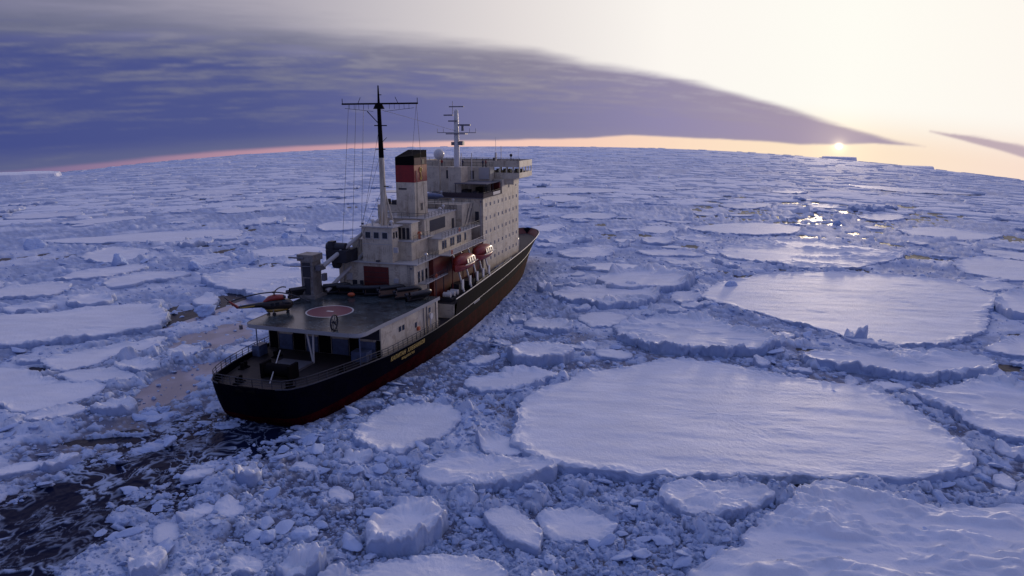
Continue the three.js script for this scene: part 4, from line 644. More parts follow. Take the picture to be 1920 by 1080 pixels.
  part('dark_crates', [box(80, 83, 1.5, 3.4, 26.56, 28), box(84, 87, 4, 6, 26.56, 28.3), box(79, 80.2, 5, 6.2, 26.56, 27.8)], M.deck, ship);
  // bridge, wings to both sides, open row of windows through the wings
  const b0 = 91.5, b1 = 103.5, BT = 13.2; part('bridge_floor', prism([[b0, -BT + 0.8], [b0, BT - 0.8], [b1, BT - 0.8], [b1, -BT + 0.8]], 30.0, 30.3), M.white, ship);
  part('bridge_lower_wall', [box(b0, b0 + 0.2, -BT, BT, 30.3, 31.6), box(b1 - 0.2, b1, -BT, BT, 30.3, 31.6), box(b0 + 0.2, b1 - 0.2, BT - 0.2, BT, 30.3, 31.6), box(b0 + 0.2, b1 - 0.2, -BT, -BT + 0.2, 30.3, 31.6)], M.white, ship);
  part('bridge_upper_wall', [box(b0, b0 + 0.2, -BT, BT, 33.0, 34.6), box(b1 - 0.2, b1, -BT, BT, 33.0, 34.6), box(b0 + 0.2, b1 - 0.2, BT - 0.2, BT, 33.0, 34.6), box(b0 + 0.2, b1 - 0.2, -BT, -BT + 0.2, 33.0, 34.6)], M.white, ship); part('bridge_roof', box(b0 + 0.2, b1 - 0.2, -BT + 0.2, BT - 0.2, 33.2, 33.5), M.steel, ship);
  part('wheelhouse_back', box(b0 + 0.01, b0 + 0.19, -BT, 4.6, 31.6, 33.0), M.white, ship); { const mull = []; for (const s of [b0, b1 - 0.2]) for (let k = 0; k <= 5; k++) { const t = 4.6 + k * 1.72; if (t < BT) mull.push(box(s + 0.02, s + 0.18, t - 0.16, t + 0.16, 31.6, 33)); } for (let k = 0; k <= 4; k++) mull.push(box(b0 + 0.2 + k * 2.8, b0 + 0.5 + k * 2.8, BT - 0.19, BT - 0.01, 31.6, 33)); part('mullion', mull, M.white, ship); }
  for (let k = 0; k < 5; k++) part('bridge_window', [box(b0 + 0.08, b0 + 0.1, 4.76 + k * 1.72, 4.76 + k * 1.72 + 1.4, 31.6, 33)], M.pane, ship);
  for (let k = 0; k < 5; k++) part('bridge_console', box(97 + (k % 2), 98.4 + (k % 2), 5.2 + k * 1.6, 5.9 + k * 1.6, 30.3, 32.3), M.dark, ship);
  part('wing_bracket', [prism([[b0 + 0.3, AT], [b0 + 0.3, BT - 1.6], [b0 + 5, BT - 1.6], [b0 + 5, AT]], 28.6, 29.98)], M.white, ship);
  for (const [t, h] of [[2.0, 31], [-6.5, 30.8]]) part('door', box(b0 - 0.06, b0 + 0.005, t - 0.4, t + 0.4, 30.4, 32.6), M.dark, ship);
  part('bridge_annex', box(88.2, 91.4, -12.9, 6.5, 26.58, 33.1), M.white, ship); part('annex_door', [box(88.1, 88.22, 1.3, 2.1, 30.1, 32.2), box(88.1, 88.22, -5.4, -4.6, 30.1, 32.2)], M.dark, ship); part('weather_screen', box(88.0, 88.15, 3.5, 6.2, 30.1, 33), M.trim, ship);
  railing(ship, [V(88.3, -12.8, 33.12), V(88.3, 6.4, 33.12), V(91.6, 6.4, 33.12)], 1.1); railing(ship, [V(b0 + 0.1, -BT, 34.6), V(b0 + 0.1, BT, 34.6)], 0.7, M.rail);
  part('searchlight', [bar(V(94, 10.2, 34.5), V(94, 10.2, 35.6), 0.12), new THREE.SphereGeometry(0.4, 10, 8).translate(10.2, 35.9, -94).toNonIndexed(), bar(V(94, 5.6, 34.5), V(94, 5.6, 35.3), 0.3)], M.dark, ship);
  // small fittings: mushroom vents, ladders, floodlights, lifebuoys, pipes
  for (const [s, t, h] of [[43.5, 5.2, 17.2], [45.5, 7.4, 17.2], [52, -3.6, 24.56], [61.5, 3.9, 24.56], [64, -2, 24.56], [66.5, 2.6, 24.56], [70.5, 3.4, 25.6], [72.5, -1.2, 25.6], [41.2, -1.8, 24.1], [41, 2.4, 24.1], [76.5, -5, 26.56], [79, -3, 26.56]]) part('ventilator', [bar(V(s, t, h), V(s, t, h + 0.8), 0.2, 0.2, 9), bar(V(s, t, h + 0.8), V(s, t, h + 1.15), 0.42, 0.26, 9)], M.pale, ship);
  for (const [s, t, h0, h1] of [[A0 - 0.12, 5.6, 20.6, 26.4], [39.15, 6.4, 11.1, 17], [50.35, 3.6, 20.6, 24.4]]) part('ladder', [bar(V(s, t, h0), V(s, t, h1), 0.035, undefined, 5), bar(V(s, t + 0.45, h0), V(s, t + 0.45, h1), 0.035, undefined, 5), ...Array.from({ length: floor((h1 - h0) / 0.45) }, (_, k) => bar(V(s, t, h0 + 0.3 + k * 0.45), V(s, t + 0.45, h0 + 0.3 + k * 0.45), 0.02, undefined, 4))], M.steel, ship);
  for (const [s, t, h] of [[39.1, -8.2, 16.2], [39.1, 7.2, 16.2], [39.6, -3, 24.4], [39.6, 2.8, 24.4], [74.8, 8.7, 25.6], [18.8, -9, 10.2], [18.8, 9, 10.2]]) part('floodlight', box(s - 0.25, s + 0.05, t - 0.22, t + 0.22, h, h + 0.35), M.steel, ship);
  for (const [s, t, h] of [[51.5, 10.56, 17.4], [60, 8.96, 20.8], [46, 9.36, 13.4]]) part('lifebuoy', new THREE.TorusGeometry(0.36, 0.09, 8, 20).rotateY(PI / 2).translate(t, h + 0.35, -s), M.orange, ship);
  for (const [s, t, h0, h1] of [[A0 - 0.1, 2.6, 20.6, 26.3], [A0 - 0.1, 8.6, 12, 26.3], [50.4, -1.8, 20.6, 24.3], [39.3, -7.6, 11.2, 16.9]]) part('wall_pipe', bar(V(s, t, h0), V(s, t, h1), 0.09, undefined, 6), M.trim, ship);
  part('wall_ledge', [14, 17.2, 20.6, 23.9].map((h) => box(A0, A1, AT, AT + 0.035, h - 0.05, h + 0.03)), M.trim, ship);
  part('plate_seam', [78.4, 84.7, 91, 97.3].map((s) => box(s, s + 0.05, AT, AT + 0.02, 8.2, 26.3)), M.trim, ship);
  // masts
  { const m = part('main_mast', [bar(V(42.4, 0.2, 24.1), V(42.2, 0.2, 37), 0.62, 0.5, 12), bar(V(41.2, 0.2, 24.1), V(42.2, 0.2, 30), 0.2, 0.16), bar(V(43.5, 1.6, 24.1), V(42.2, 0.3, 32), 0.2, 0.14), bar(V(43.5, -1.4, 24.1), V(42.2, 0.1, 32), 0.2, 0.14)], M.white, ship); part('mast_top', [bar(V(42.2, 0.2, 37), V(42, 0.2, 46.6), 0.5, 0.34, 12), bar(V(42, 0.2, 46.6), V(42, 0.2, 50.3), 0.26, 0.12, 8), new THREE.CylinderGeometry(0.55, 1.1, 1.1, 10).translate(0.2, 46.6, -42).toNonIndexed(), bar(V(42, 0.2, 48.6), V(42, 0.8, 48.6), 0.08)], M.black, m);
    part('yard', [bar(V(42, -7.6, 47.0), V(42, 8.2, 47.0), 0.16), ...[-7.5, 8.1].map((t) => bar(V(42, t, 46.9), V(42, t, 48), 0.06)), ...[-4.2, 4.2].map((t) => bar(V(42, t, 47), V(42, t * 0.86, 48.2), 0.05)), bar(V(42, -7, 46.2), V(42, -1, 45.6), 0.035), bar(V(42, 7.4, 46.2), V(42, 1.4, 45.6), 0.035), ...[-6, -5, -4, -3, -2, 2.4, 3.4, 4.4, 5.4, 6.4].map((t) => bar(V(42, t, 47), V(42, t, 46), 0.03))], M.black, m);
    part('crosstree', [bar(V(42, -0.9, 43), V(42, 1.7, 43), 0.1), bar(V(42, 0.2, 43.2), V(41.5, -2, 45.6), 0.08), bar(V(42, -0.8, 38.6), V(42, 1.2, 38.6), 0.09), bar(V(42, 0.2, 31.6), V(42, 1.6, 31.6), 0.1), bar(V(42, 0.2, 39.6), V(42, 1.6, 40.8), 0.05)], M.black, m);
    const wires = []; for (const [a, b] of [[V(42, 7.9, 47), V(52, 2.0, 37)], [V(42, 7.9, 47), V(49, 6.3, 21)], [V(42, -6.2, 46.8), V(39.6, -8, 17.2)], [V(42, -4.6, 46.8), V(40, -6, 17.2)], [V(42, -3, 46.8), V(40, -4, 17.2)], [V(42, 0.2, 43), V(40, -5, 17.2)], [V(42, 0.2, 46), V(82, 0, 42)], [V(42, 0.2, 38), V(39, 2.6, 24)], [V(42, 0.2, 38), V(39.2, -3.2, 24)], [V(42, 0.2, 31), V(37, -5, 16.8)]]) wires.push(bar(a, b, 0.032, undefined, 4)); part('rigging', wires, M.rail, m);
  }
  { const m = part('radar_mast', [bar(V(82, 0, 33.4), V(82, 0, 41.5), 0.75, 0.6, 12), bar(V(82, 0, 41.5), V(82, 0, 46.4), 0.62, 0.5, 12), new THREE.SphereGeometry(0.52, 12, 8).translate(0, 46.6, -82).toNonIndexed()], M.pale, ship); part('mast_base', box(80, 84.5, -1.6, 1.8, 26.56, 33.4), M.white, m);
    part('radar_platform', [box(81, 83, -2.4, 2.6, 41.2, 41.45), bar(V(82, -5, 41.6), V(82, 5, 41.6), 0.08), ...[-5, -3.4, 3.4, 5].map((t) => bar(V(82, t, 41.6), V(82, t, 42.6), 0.05)), box(81.2, 82.8, -1.8, 0.4, 44.2, 44.5), box(81.4, 82.6, 0.8, 1.8, 38.6, 39.6), box(81.4, 82.6, -1.2, -0.4, 38.6, 39.4)], M.steel, m);
    part('radar_scanner', [box(81.8, 82.3, 0.4, 3.6, 43.2, 43.6), bar(V(82, 1.6, 42), V(82, 1.6, 43.2), 0.35, 0.3, 8), box(81.8, 82.2, -3.2, -0.8, 45.6, 45.9), box(81.9, 82.2, -1.8, 2.0, 47.6, 47.85), bar(V(82, -0.9, 46), V(82, -0.9, 49), 0.06)], M.steel, m);
    part('radome', new THREE.SphereGeometry(1.35, 20, 14).translate(-6.0, 36.3, -85), M.pale, ship); part('radome_stand', bar(V(85, -6.0, 26.6), V(85, -6.0, 35.2), 0.3), M.white, ship);
    for (const [s, t, h0, h1, r] of [[86, -0.4, 26.6, 36.6, 0.12], [87, 2.0, 29.7, 36.6, 0.12], [95, 7.2, 33.5, 38.2, 0.1], [98, 11, 33.5, 38, 0.03]]) part('pole', bar(V(s, t, h0), V(s, t, h1), r), M.pale, ship); part('whip_aerial', [bar(V(93, 6.4, 33.5), V(93, 6.4, 36.6), 0.28), bar(V(93, 6.4, 36.6), V(93, 6.4, 40.5), 0.05)], M.pale, ship);
  }
  // cargo crane, port side
  { const c = part('crane_post', [box(31.5, 34.4, -12.0, -9.5, 11.1, 18.2), box(31.3, 34.7, -12.6, -9.2, 18.2, 19.4), prism([[31.0, -12.6], [31.0, -9], [35.4, -9], [35.4, -12.6]], 11.1, 11.7)], M.craneGrey, ship); part('crane_opening', [box(31.38, 31.52, -11.6, -10, 15.2, 17.9), box(31.38, 31.52, -11.3, -10.2, 11.8, 14.9)], M.dark, c); part('crane_fittings', [bar(V(31.1, -14.2, 18.8), V(31.1, -11, 18.8), 0.16), bar(V(31.3, -14.2, 17.1), V(31.3, -9.3, 17.3), 0.09), box(32, 34, -9.2, -8.2, 16.4, 17.4), box(32.4, 33.4, -8.2, -7.6, 14.4, 15.8)], M.steel, c);
    part('crane_boom', [bar(V(33.5, -8.5, 17.0), V(46, -2.8, 24.6), 0.45, 0.36, 10), bar(V(34.5, -8.6, 12.0), V(46, -3.0, 20.8), 0.42, 0.36, 10), ...[0.45, 0.62, 0.8].map((q) => bar(V(lerp(33.5, 46, q), lerp(-8.5, -2.8, q), lerp(17, 24.6, q)), V(lerp(34.5, 46, q), lerp(-8.6, -3, q), lerp(12, 20.8, q) + 2.2), 0.16))], M.trim, ship); part('crane_winch', [box(36.5, 41, -9.6, -5.2, 17.2, 19.6), bar(V(38, -10, 20), V(38, -6, 20), 0.9, 0.9, 12), box(37, 38.4, -9.3, -8.3, 19.6, 21.2), bar(V(37.6, -8.4, 17), V(37.6, -7.4, 17), 1.1, 1.1, 14)], M.dark, ship);
  }
  // davits and gear along the boat deck
  for (const s of [53.5, 58, 62.5, 66.5, 70.5]) { const d = part('davit', [bar(V(s, 12.3, 9.0), V(s + 0.4, 10.9, 13.6), 0.22, 0.2), bar(V(s + 0.4, 10.9, 13.6), V(s + 0.6, 9.6, 16.9), 0.2, 0.16)], M.pale, ship); part('davit_pad', box(s - 0.5, s + 0.5, 11.95, 12.15, 9.6, 11.6), M.pale, d); }
  part('life_raft', [[48.4, 10.6], [49.9, 10.9], [51.4, 11]].map(([s, t]) => bar(V(s, t - 0.8, 9.4), V(s, t + 0.8, 9.4), 0.55, 0.55, 14)), M.pale, ship); part('raft_rack', box(47.6, 52.2, 9.4, 11.9, 8.12, 8.8), M.dark, ship);
  part('boat_deck_gear', [box(54, 57, 9.2, 11, 8.12, 10.4), box(60, 63.5, 9, 11.2, 8.12, 9.9), box(67, 72, 9.1, 10.8, 8.12, 10.2)], M.dark, ship); part('side_locker', [box(80, 87, 10.2, 10.7, 8.12, 9.2), box(90, 96, 9.8, 10.3, 8.12, 9.0)], M.bluegrey, ship);
  // forecastle
  part('breakwater', [box(106.5, 107, -6.6, 6.6, 8.12, 10.4), box(107, 110, 5.4, 6.4, 8.12, 10.8)], M.white, ship); part('bow_gantry', [bar(V(106, 7.6, 8.1), V(106, 7.6, 11.6), 0.25), bar(V(112, 6.9, 8.1), V(112, 6.9, 11.6), 0.25), bar(V(106, 7.6, 11.5), V(112, 6.9, 11.5), 0.25)], M.pale, ship); part('anchor_winch', [bar(V(122, -3, 9.2), V(122, 3, 9.2), 0.9, 0.9, 14), box(120.6, 123.4, -3.6, -3.1, 8.12, 10), box(120.6, 123.4, 3.1, 3.6, 8.12, 10)], M.dark, ship);
  part('hull_mark', [0, 1, 2, 3, 4].map((k) => box(58 + k * 0.9, 58.55 + k * 0.9, hullB(58 + k * 0.9, 5.4) + 0.01, hullB(58 + k * 0.9, 5.4) + 0.05, 5.3, 5.75)), M.trim, ship);
  // snow-free wet edge where ladders and side rails run forward
  railing(ship, [60, 68, 76, 84, 92].map((s) => V(s, hullB(s, 9.2) - 0.2, 9.2)), 0.5, M.rail);
}

// ---------------------------------------------------------------- things on board that can be lifted off
const onDeck = (name, s, t, h, turn) => { const g = new THREE.Group(); g.name = numbered(name); g.position.copy(fromShip(s, t, h)); g.rotation.y = -HEAD + turn; scene.add(g); return g; };
const loft = (sections, closed = true) => { // sections: arrays of equal many [x, y, z] points, rings joined in order
  const n = sections[0].length, P = [], idx = []; sections.forEach((r) => r.forEach((p) => P.push(...p)));
  for (let i = 0; i < sections.length - 1; i++) for (let k = 0; k < n; k++) { const a = i * n + k, b = i * n + ((k + 1) % n); idx.push(a, b, a + n, b, b + n, a + n); }
  const g = new THREE.BufferGeometry(); g.setAttribute('position', new THREE.Float32BufferAttribute(P, 3)); g.setIndex(idx); g.computeVertexNormals(); return metreUV(g, 4);
};
const ringOf = (z, rx, ry, cy, n = 18, pw = 1) => Array.from({ length: n }, (_, k) => { const a = (k / n) * 2 * PI, c = cos(a), s = sin(a); return [Math.sign(c) * pow(abs(c), pw) * rx, cy + Math.sign(s) * pow(abs(s), pw) * ry, z]; });
// lifeboats
function lifeboat() {
  const g = new THREE.Group(), L = 4.4, hull = [], can = [];
  for (let k = 0; k <= 16; k++) { const q = -1 + k / 8, w = pow(max(0, 1 - pow(abs(q), 2.6)), 0.6), z = q * L; hull.push([[1.55 * w, 0.5, z], [1.45 * w, 0, z], [0.95 * w, -0.65, z], [0, -0.95 + 0.35 * abs(q) ** 3, z], [-0.95 * w, -0.65, z], [-1.45 * w, 0, z], [-1.55 * w, 0.5, z], [0, 0.55, z]]); }
  for (let k = 0; k <= 16; k++) { const q = -1 + k / 8, w = pow(max(0, 1 - pow(abs(q), 3)), 0.5), z = q * L * 0.93; can.push([[1.45 * w, 0.56, z], [1.3 * w, 1.15 * w + 0.4, z], [0.75 * w, 1.55 * w + 0.3, z], [0, 1.7 * w + 0.25, z], [-0.75 * w, 1.55 * w + 0.3, z], [-1.3 * w, 1.15 * w + 0.4, z], [-1.45 * w, 0.56, z]]); }
  part('hull', loft(hull), M.boat, g); part('canopy', loft(can), M.boat, g);
  for (let k = 0; k < 4; k++) part('window', new THREE.BoxGeometry(0.10, 0.75, 0.62).rotateZ(0.22).translate(1.42, 1.02, -1.9 + k * 1.15), M.mirror, g);
  part('grab_line', [bar(new THREE.Vector3(1.58, 0.5, -3.2), new THREE.Vector3(1.6, 0.5, 3.2), 0.06)], M.pale, g); part('keel', [bar(new THREE.Vector3(0, -0.95, -3), new THREE.Vector3(0, -0.95, 3), 0.08)], M.dark, g);
  return g;
}
{
  const a = lifeboat(); for (const [s, h, label] of [[56.3, 14.3, 'red enclosed lifeboat with pale windows, hanging nearest the stern'], [68.2, 14.5, 'red enclosed lifeboat with pale windows, hanging against the tall cream wall']]) { const b = s > 60 ? a.clone() : a; b.name = numbered('lifeboat'); b.scale.setScalar(1.16); b.position.copy(fromShip(s, 11.3, h)); b.rotation.y = -HEAD; scene.add(b); tag(b, label, 'lifeboat', 'lifeboats on the starboard side'); }
}
// inflatable boats in a row before the hangar
{
  const proto = new THREE.Group(), tubePts = []; for (let k = 0; k <= 24; k++) { const q = k / 24, a = (q - 0.5) * PI * 1.0; tubePts.push(q < 0.3 ? new THREE.Vector3(-0.75, 0, 2.3 - q / 0.3 * 2.9) : q > 0.7 ? new THREE.Vector3(0.75, 0, 2.3 - (1 - q) / 0.3 * 2.9) : new THREE.Vector3(-0.75 * cos(((q - 0.3) / 0.4) * PI), 0.28 * sin(((q - 0.3) / 0.4) * PI), -0.6 - 1.5 * sin(((q - 0.3) / 0.4) * PI))); }
  part('tube', new THREE.TubeGeometry(new THREE.CatmullRomCurve3(tubePts), 60, 0.37, 10, false), M.rubber, proto); part('floor', new THREE.BoxGeometry(1.3, 0.1, 3.9).translate(0, -0.16, 0.4), M.rubber, proto); part('transom', new THREE.BoxGeometry(1.5, 0.6, 0.08).translate(0, 0.05, 2.0), M.tan, proto);
  const mo = part('outboard_motor', new THREE.BoxGeometry(0.38, 0.5, 0.5).translate(0, 0.55, 2.3), M.dark, proto); part('motor_leg', new THREE.BoxGeometry(0.16, 0.9, 0.2).translate(0, 0, 2.35), M.dark, mo);
  const spots = [[31.5, -12.0, 0.55, 0.4, 'black inflatable boat tipped up beside the crane post, leftmost of the row'], [36.3, -7.4, 0.9, 0.35, 'black inflatable boat below the crane boom, second of the row'], [36.8, -4.6, 1.25, 0.2, 'black inflatable boat left of the red hangar door, beside an orange bag'], [37.0, -1.8, 1.35, 0.15, 'black inflatable boat before the left half of the red hangar door'], [37.2, 0.9, 1.1, 0.3, 'black inflatable boat before the right half of the red hangar door'], [37.2, 4.0, 0.75, 0.45, 'black inflatable boat with a tan floor right of the red hangar door'], [36.8, 7.6, 0.7, 0.5, 'black inflatable boat with a tan floor at the starboard end of the row'], [36.0, 10.2, 0.5, 0.2, 'black inflatable boat lying by the starboard rail']];
  spots.forEach(([s, t, turn, tip, label], k) => { const b = k ? proto.clone() : proto; b.name = numbered('inflatable_boat'); b.scale.setScalar(1.15); b.position.copy(fromShip(s, t, 11.95 + tip * 0.7)); b.rotation.set(0, -HEAD - turn, 0); b.rotateZ(0.55 + tip * 1.3); b.children[0].scale.y = 1.05; if (label.includes('tan')) b.children[1].material = M.tan; scene.add(b); tag(b, label, 'inflatable boat', 'inflatable boats in a row before the hangar'); });
  const bag = new THREE.Mesh(new THREE.SphereGeometry(0.6, 14, 10).scale(1.2, 0.7, 0.8), M.orange); bag.position.copy(fromShip(34.6, -3.4, 11.6)); tag(top(bag, 'orange_bag'), 'orange bag on the helicopter deck among the inflatable boats', 'bag');
}
// spoked wheel on the edge of the helicopter deck
{
  const g = onDeck('spoked_wheel', 13.6, 5.6, 11.1, 0.0), R1 = 1.2, geos = [new THREE.TorusGeometry(R1, 0.14, 10, 32).toNonIndexed()]; const sp = []; for (let k = 0; k < 6; k++) { const a = (k / 6) * 2 * PI + 0.2; sp.push(bar(new THREE.Vector3(0, 0, 0), new THREE.Vector3(cos(a) * R1, sin(a) * R1, 0), 0.06)); }
  const rim = part('rim', geos, M.dark, g); part('spokes', sp, M.dark, g); part('hub', [bar(new THREE.Vector3(0, 0, -0.3), new THREE.Vector3(0, 0, 0.3), 0.2, 0.2, 10)], M.dark, g); part('stand', [bar(new THREE.Vector3(0, 0, 0.25), new THREE.Vector3(0, -1.33, 0.5), 0.07), bar(new THREE.Vector3(0, 0, -0.25), new THREE.Vector3(0, -1.33, -0.5), 0.07)], M.dark, g);
  g.children.forEach((c) => { c.rotation.y = 1.66; }); g.position.y += 1.33; tag(g, 'dark spoked wheel standing upright at the edge of the helicopter deck', 'wheel');
}
// helicopter
{
  const g = onDeck('helicopter', 19.8, -9.7, 11.1, -0.62); // nose along -z
  const body = []; for (const [z, rx, ry, cy] of [[-3.1, 0.08, 0.1, 1.35], [-2.8, 0.55, 0.55, 1.3], [-2.2, 0.85, 0.85, 1.35], [-1.3, 0.98, 1.02, 1.42], [0, 1.0, 1.1, 1.5], [1.0, 0.92, 1.0, 1.55], [1.8, 0.6, 0.62, 1.75], [2.3, 0.4, 0.42, 1.85]]) body.push(ringOf(z, rx, ry, cy, 20, 0.85));
  const dk = surf(paintTex(640, [0.15, 0.12, 0.11], 0.1, 0.3), { roughness: 0.3 }); part('fuselage', loft(body), dk, g);
  part('belly', loft([[-2.3, 0.3, 0.2, 0.62], [-1.6, 0.8, 0.42, 0.72], [0, 1.02, 0.5, 0.8], [1.0, 0.9, 0.42, 0.85], [1.7, 0.3, 0.2, 1.15]].map((q) => ringOf(q[0], q[1], q[2], q[3], 18))), new THREE.MeshStandardMaterial({ color: lin(0.30, 0.18, 0.025), roughness: 0.35 }), g);
  part('windscreen', loft([[-2.95, 0.42, 0.3, 1.55], [-2.3, 0.86, 0.55, 1.75], [-1.5, 0.99, 0.66, 1.85], [-1.0, 0.95, 0.6, 1.9]].map((q) => ringOf(q[0], q[1], q[2], q[3], 18))), M.glass, g);
  part('engine_cowl', loft([[-1.7, 0.25, 0.15, 2.65], [-1.4, 0.62, 0.45, 2.7], [0, 0.72, 0.56, 2.78], [1.0, 0.6, 0.45, 2.7], [1.9, 0.2, 0.15, 2.3]].map((q) => ringOf(q[0], q[1], q[2], q[3], 16))), new THREE.MeshStandardMaterial({ color: lin(0.27, 0.03, 0.025), roughness: 0.4 }), g, 'red engine cowling'); for (const x of [-0.34, 0.34]) part('air_intake', [bar(new THREE.Vector3(x, 2.75, -1.3), new THREE.Vector3(x, 2.75, -1.75), 0.3, 0.24, 12)], M.dark, g);
  const boom = part('tail_boom', loft([[2.1, 0.44, 0.46, 1.85], [4, 0.32, 0.34, 1.95], [6.2, 0.22, 0.22, 2.02]].map((q) => ringOf(q[0], q[1], q[2], q[3], 14))), dk, g); part('boom_stripe', [new THREE.BoxGeometry(0.03, 0.16, 3.6).rotateY(0.055).translate(0.36, 1.95, 4).toNonIndexed(), new THREE.BoxGeometry(0.03, 0.16, 3.6).rotateY(-0.055).translate(-0.36, 1.95, 4).toNonIndexed()], M.gold, boom);
  const fin = part('tail_fin', [bar(new THREE.Vector3(0, 2.0, 6.0), new THREE.Vector3(0, 3.2, 7.3), 0.26, 0.14, 8)], new THREE.MeshStandardMaterial({ color: lin(0.25, 0.035, 0.03), roughness: 0.4 }), g); part('tailplane', new THREE.BoxGeometry(1.8, 0.06, 0.5).translate(0, 1.98, 5.8), dk, fin);
  const tr = part('tail_rotor', [bar(new THREE.Vector3(-0.3, 3.15, 7.2), new THREE.Vector3(-0.2, 3.9, 7.9), 0.07), bar(new THREE.Vector3(-0.3, 3.15, 7.2), new THREE.Vector3(-0.35, 2.3, 6.7), 0.07)], M.dark, g);
  part('rotor_mast', [bar(new THREE.Vector3(0, 3.1, 0), new THREE.Vector3(0, 3.75, 0), 0.14, 0.12, 8), new THREE.CylinderGeometry(0.34, 0.34, 0.22, 10).translate(0, 3.72, 0).toNonIndexed()], M.dark, g);
  for (const a of [1.62, 3.73, 5.81]) { const pts = []; for (let k = 0; k <= 10; k++) { const q = k / 10; pts.push(new THREE.Vector3(cos(a) * (0.3 + 7.2 * q), 3.75 + 0.12 * sin(q * PI) - 0.85 * q * q, sin(a) * (0.3 + 7.2 * q))); } const bl = new THREE.TubeGeometry(new THREE.CatmullRomCurve3(pts), 20, 0.11, 6, false), pp = bl.attributes.position; part('rotor_blade', [bl.toNonIndexed()], M.dark, g); }
  for (const [x, z] of [[-1.5, 0.7], [1.5, 0.7], [-0.25, -2.1], [0.25, -2.1]]) { const w = part('wheel', new THREE.CylinderGeometry(z < 0 ? 0.2 : 0.32, z < 0 ? 0.2 : 0.32, 0.2, 16).rotateZ(PI / 2).translate(x, z < 0 ? 0.2 : 0.32, z), M.rubber, g); part('strut', [bar(new THREE.Vector3(x, z < 0 ? 0.2 : 0.32, z), new THREE.Vector3(x * 0.45, 1.1, z * 0.9), 0.07)], M.steel, w); }
  for (const x of [-1, 1]) { part('cabin_window', new THREE.BoxGeometry(0.04, 0.55, 0.6).translate(x * 1.0, 1.85, -0.1), M.glass, g); part('cabin_window', new THREE.BoxGeometry(0.04, 0.5, 0.5).translate(x * 0.97, 1.85, 0.75), M.glass, g); }
  g.scale.setScalar(1.03); tag(g, 'small dark and yellow helicopter with a red engine cowling parked on the deck corner', 'helicopter');
}
// people on the bridge roof and terrace: one smooth figure, coloured by where skin and clothes are
function figure(coat, trousers, turn, armFwd) {
  const J = { hipL: [-0.1, 0.9, 0], kneeL: [-0.11, 0.48, 0.02], footL: [-0.12, 0.07, 0], toeL: [-0.13, 0.05, -0.16], hipR: [0.1, 0.9, 0], kneeR: [0.11, 0.48, -0.02], footR: [0.12, 0.07, 0], toeR: [0.13, 0.05, -0.16], pel: [0, 0.96, 0], chest: [0, 1.3, 0], neck: [0, 1.5, 0], head: [0, 1.66, -0.015], shL: [-0.2, 1.42, 0], shR: [0.2, 1.42, 0], elL: [-0.27, 1.14, 0.02], elR: [0.27, 1.14, 0.02], haL: [-0.22, 0.98, -0.2 - armFwd], haR: [0.22, 0.98, -0.2 - armFwd] };
  const B = [['hipL', 'kneeL', 0.095, 0.07], ['kneeL', 'footL', 0.068, 0.055], ['footL', 'toeL', 0.06, 0.045], ['hipR', 'kneeR', 0.095, 0.07], ['kneeR', 'footR', 0.068, 0.055], ['footR', 'toeR', 0.06, 0.045], ['hipL', 'hipR', 0.11, 0.11], ['pel', 'chest', 0.155, 0.175], ['chest', 'neck', 0.15, 0.07], ['shL', 'shR', 0.09, 0.09], ['shL', 'elL', 0.075, 0.06], ['elL', 'haL', 0.058, 0.045], ['shR', 'elR', 0.075, 0.06], ['elR', 'haR', 0.058, 0.045], ['neck', 'head', 0.06, 0.1], ['head', 'head', 0.108, 0.108]];
  const N = 64, mc = new MarchingCubes(N, new THREE.MeshBasicMaterial(), false, false, 60000); mc.isolation = 0; const S2 = 0.95, cy = 0.9;
  for (let z = 0; z < N; z++) for (let y = 0; y < N; y++) for (let x = 0; x < N; x++) {
    const X = (x / N * 2 - 1) * S2, Y = (y / N * 2 - 1) * S2 + cy, Z = (z / N * 2 - 1) * S2; let acc = 0;
    for (const [a, b, r0, r1] of B) { const A = J[a], C = J[b], dx = C[0] - A[0], dy = C[1] - A[1], dz = C[2] - A[2], L = dx * dx + dy * dy + dz * dz || 1, t = clamp(((X - A[0]) * dx + (Y - A[1]) * dy + (Z - A[2]) * dz) / L), d = hypot(X - A[0] - dx * t, Y - A[1] - dy * t, Z - A[2] - dz * t) - lerp(r0, r1, t); acc += exp(-d * 45); }
    mc.field[z * N * N + y * N + x] = Math.log(acc + 1e-12) / 45;
  }
  mc.update(); const n = mc.count, P = new Float32Array(n * 3), Nn = new Float32Array(n * 3), C = new Float32Array(n * 3);
  for (let i = 0; i < n; i++) { const x = mc.positionArray[i * 3] * S2, y = mc.positionArray[i * 3 + 1] * S2 + cy, z = mc.positionArray[i * 3 + 2] * S2; P.set([x, y, z], i * 3); Nn.set([mc.normalArray[i * 3], mc.normalArray[i * 3 + 1], mc.normalArray[i * 3 + 2]], i * 3); const hand = abs(x) > 0.15 && y < 1.02 && z < -0.14; C.set(y > 1.7 || (y > 1.56 && z > 0.03) ? [0.03, 0.025, 0.03] : y > 1.53 ? [0.45, 0.26, 0.2] : y > 0.86 ? (hand ? [0.05, 0.05, 0.05] : coat) : y > 0.14 ? trousers : [0.02, 0.02, 0.02], i * 3); }
  const g = new THREE.BufferGeometry(); g.setAttribute('position', new THREE.BufferAttribute(P, 3)); g.setAttribute('normal', new THREE.BufferAttribute(Nn, 3)); g.setAttribute('color', new THREE.BufferAttribute(C, 3)); return g;
}
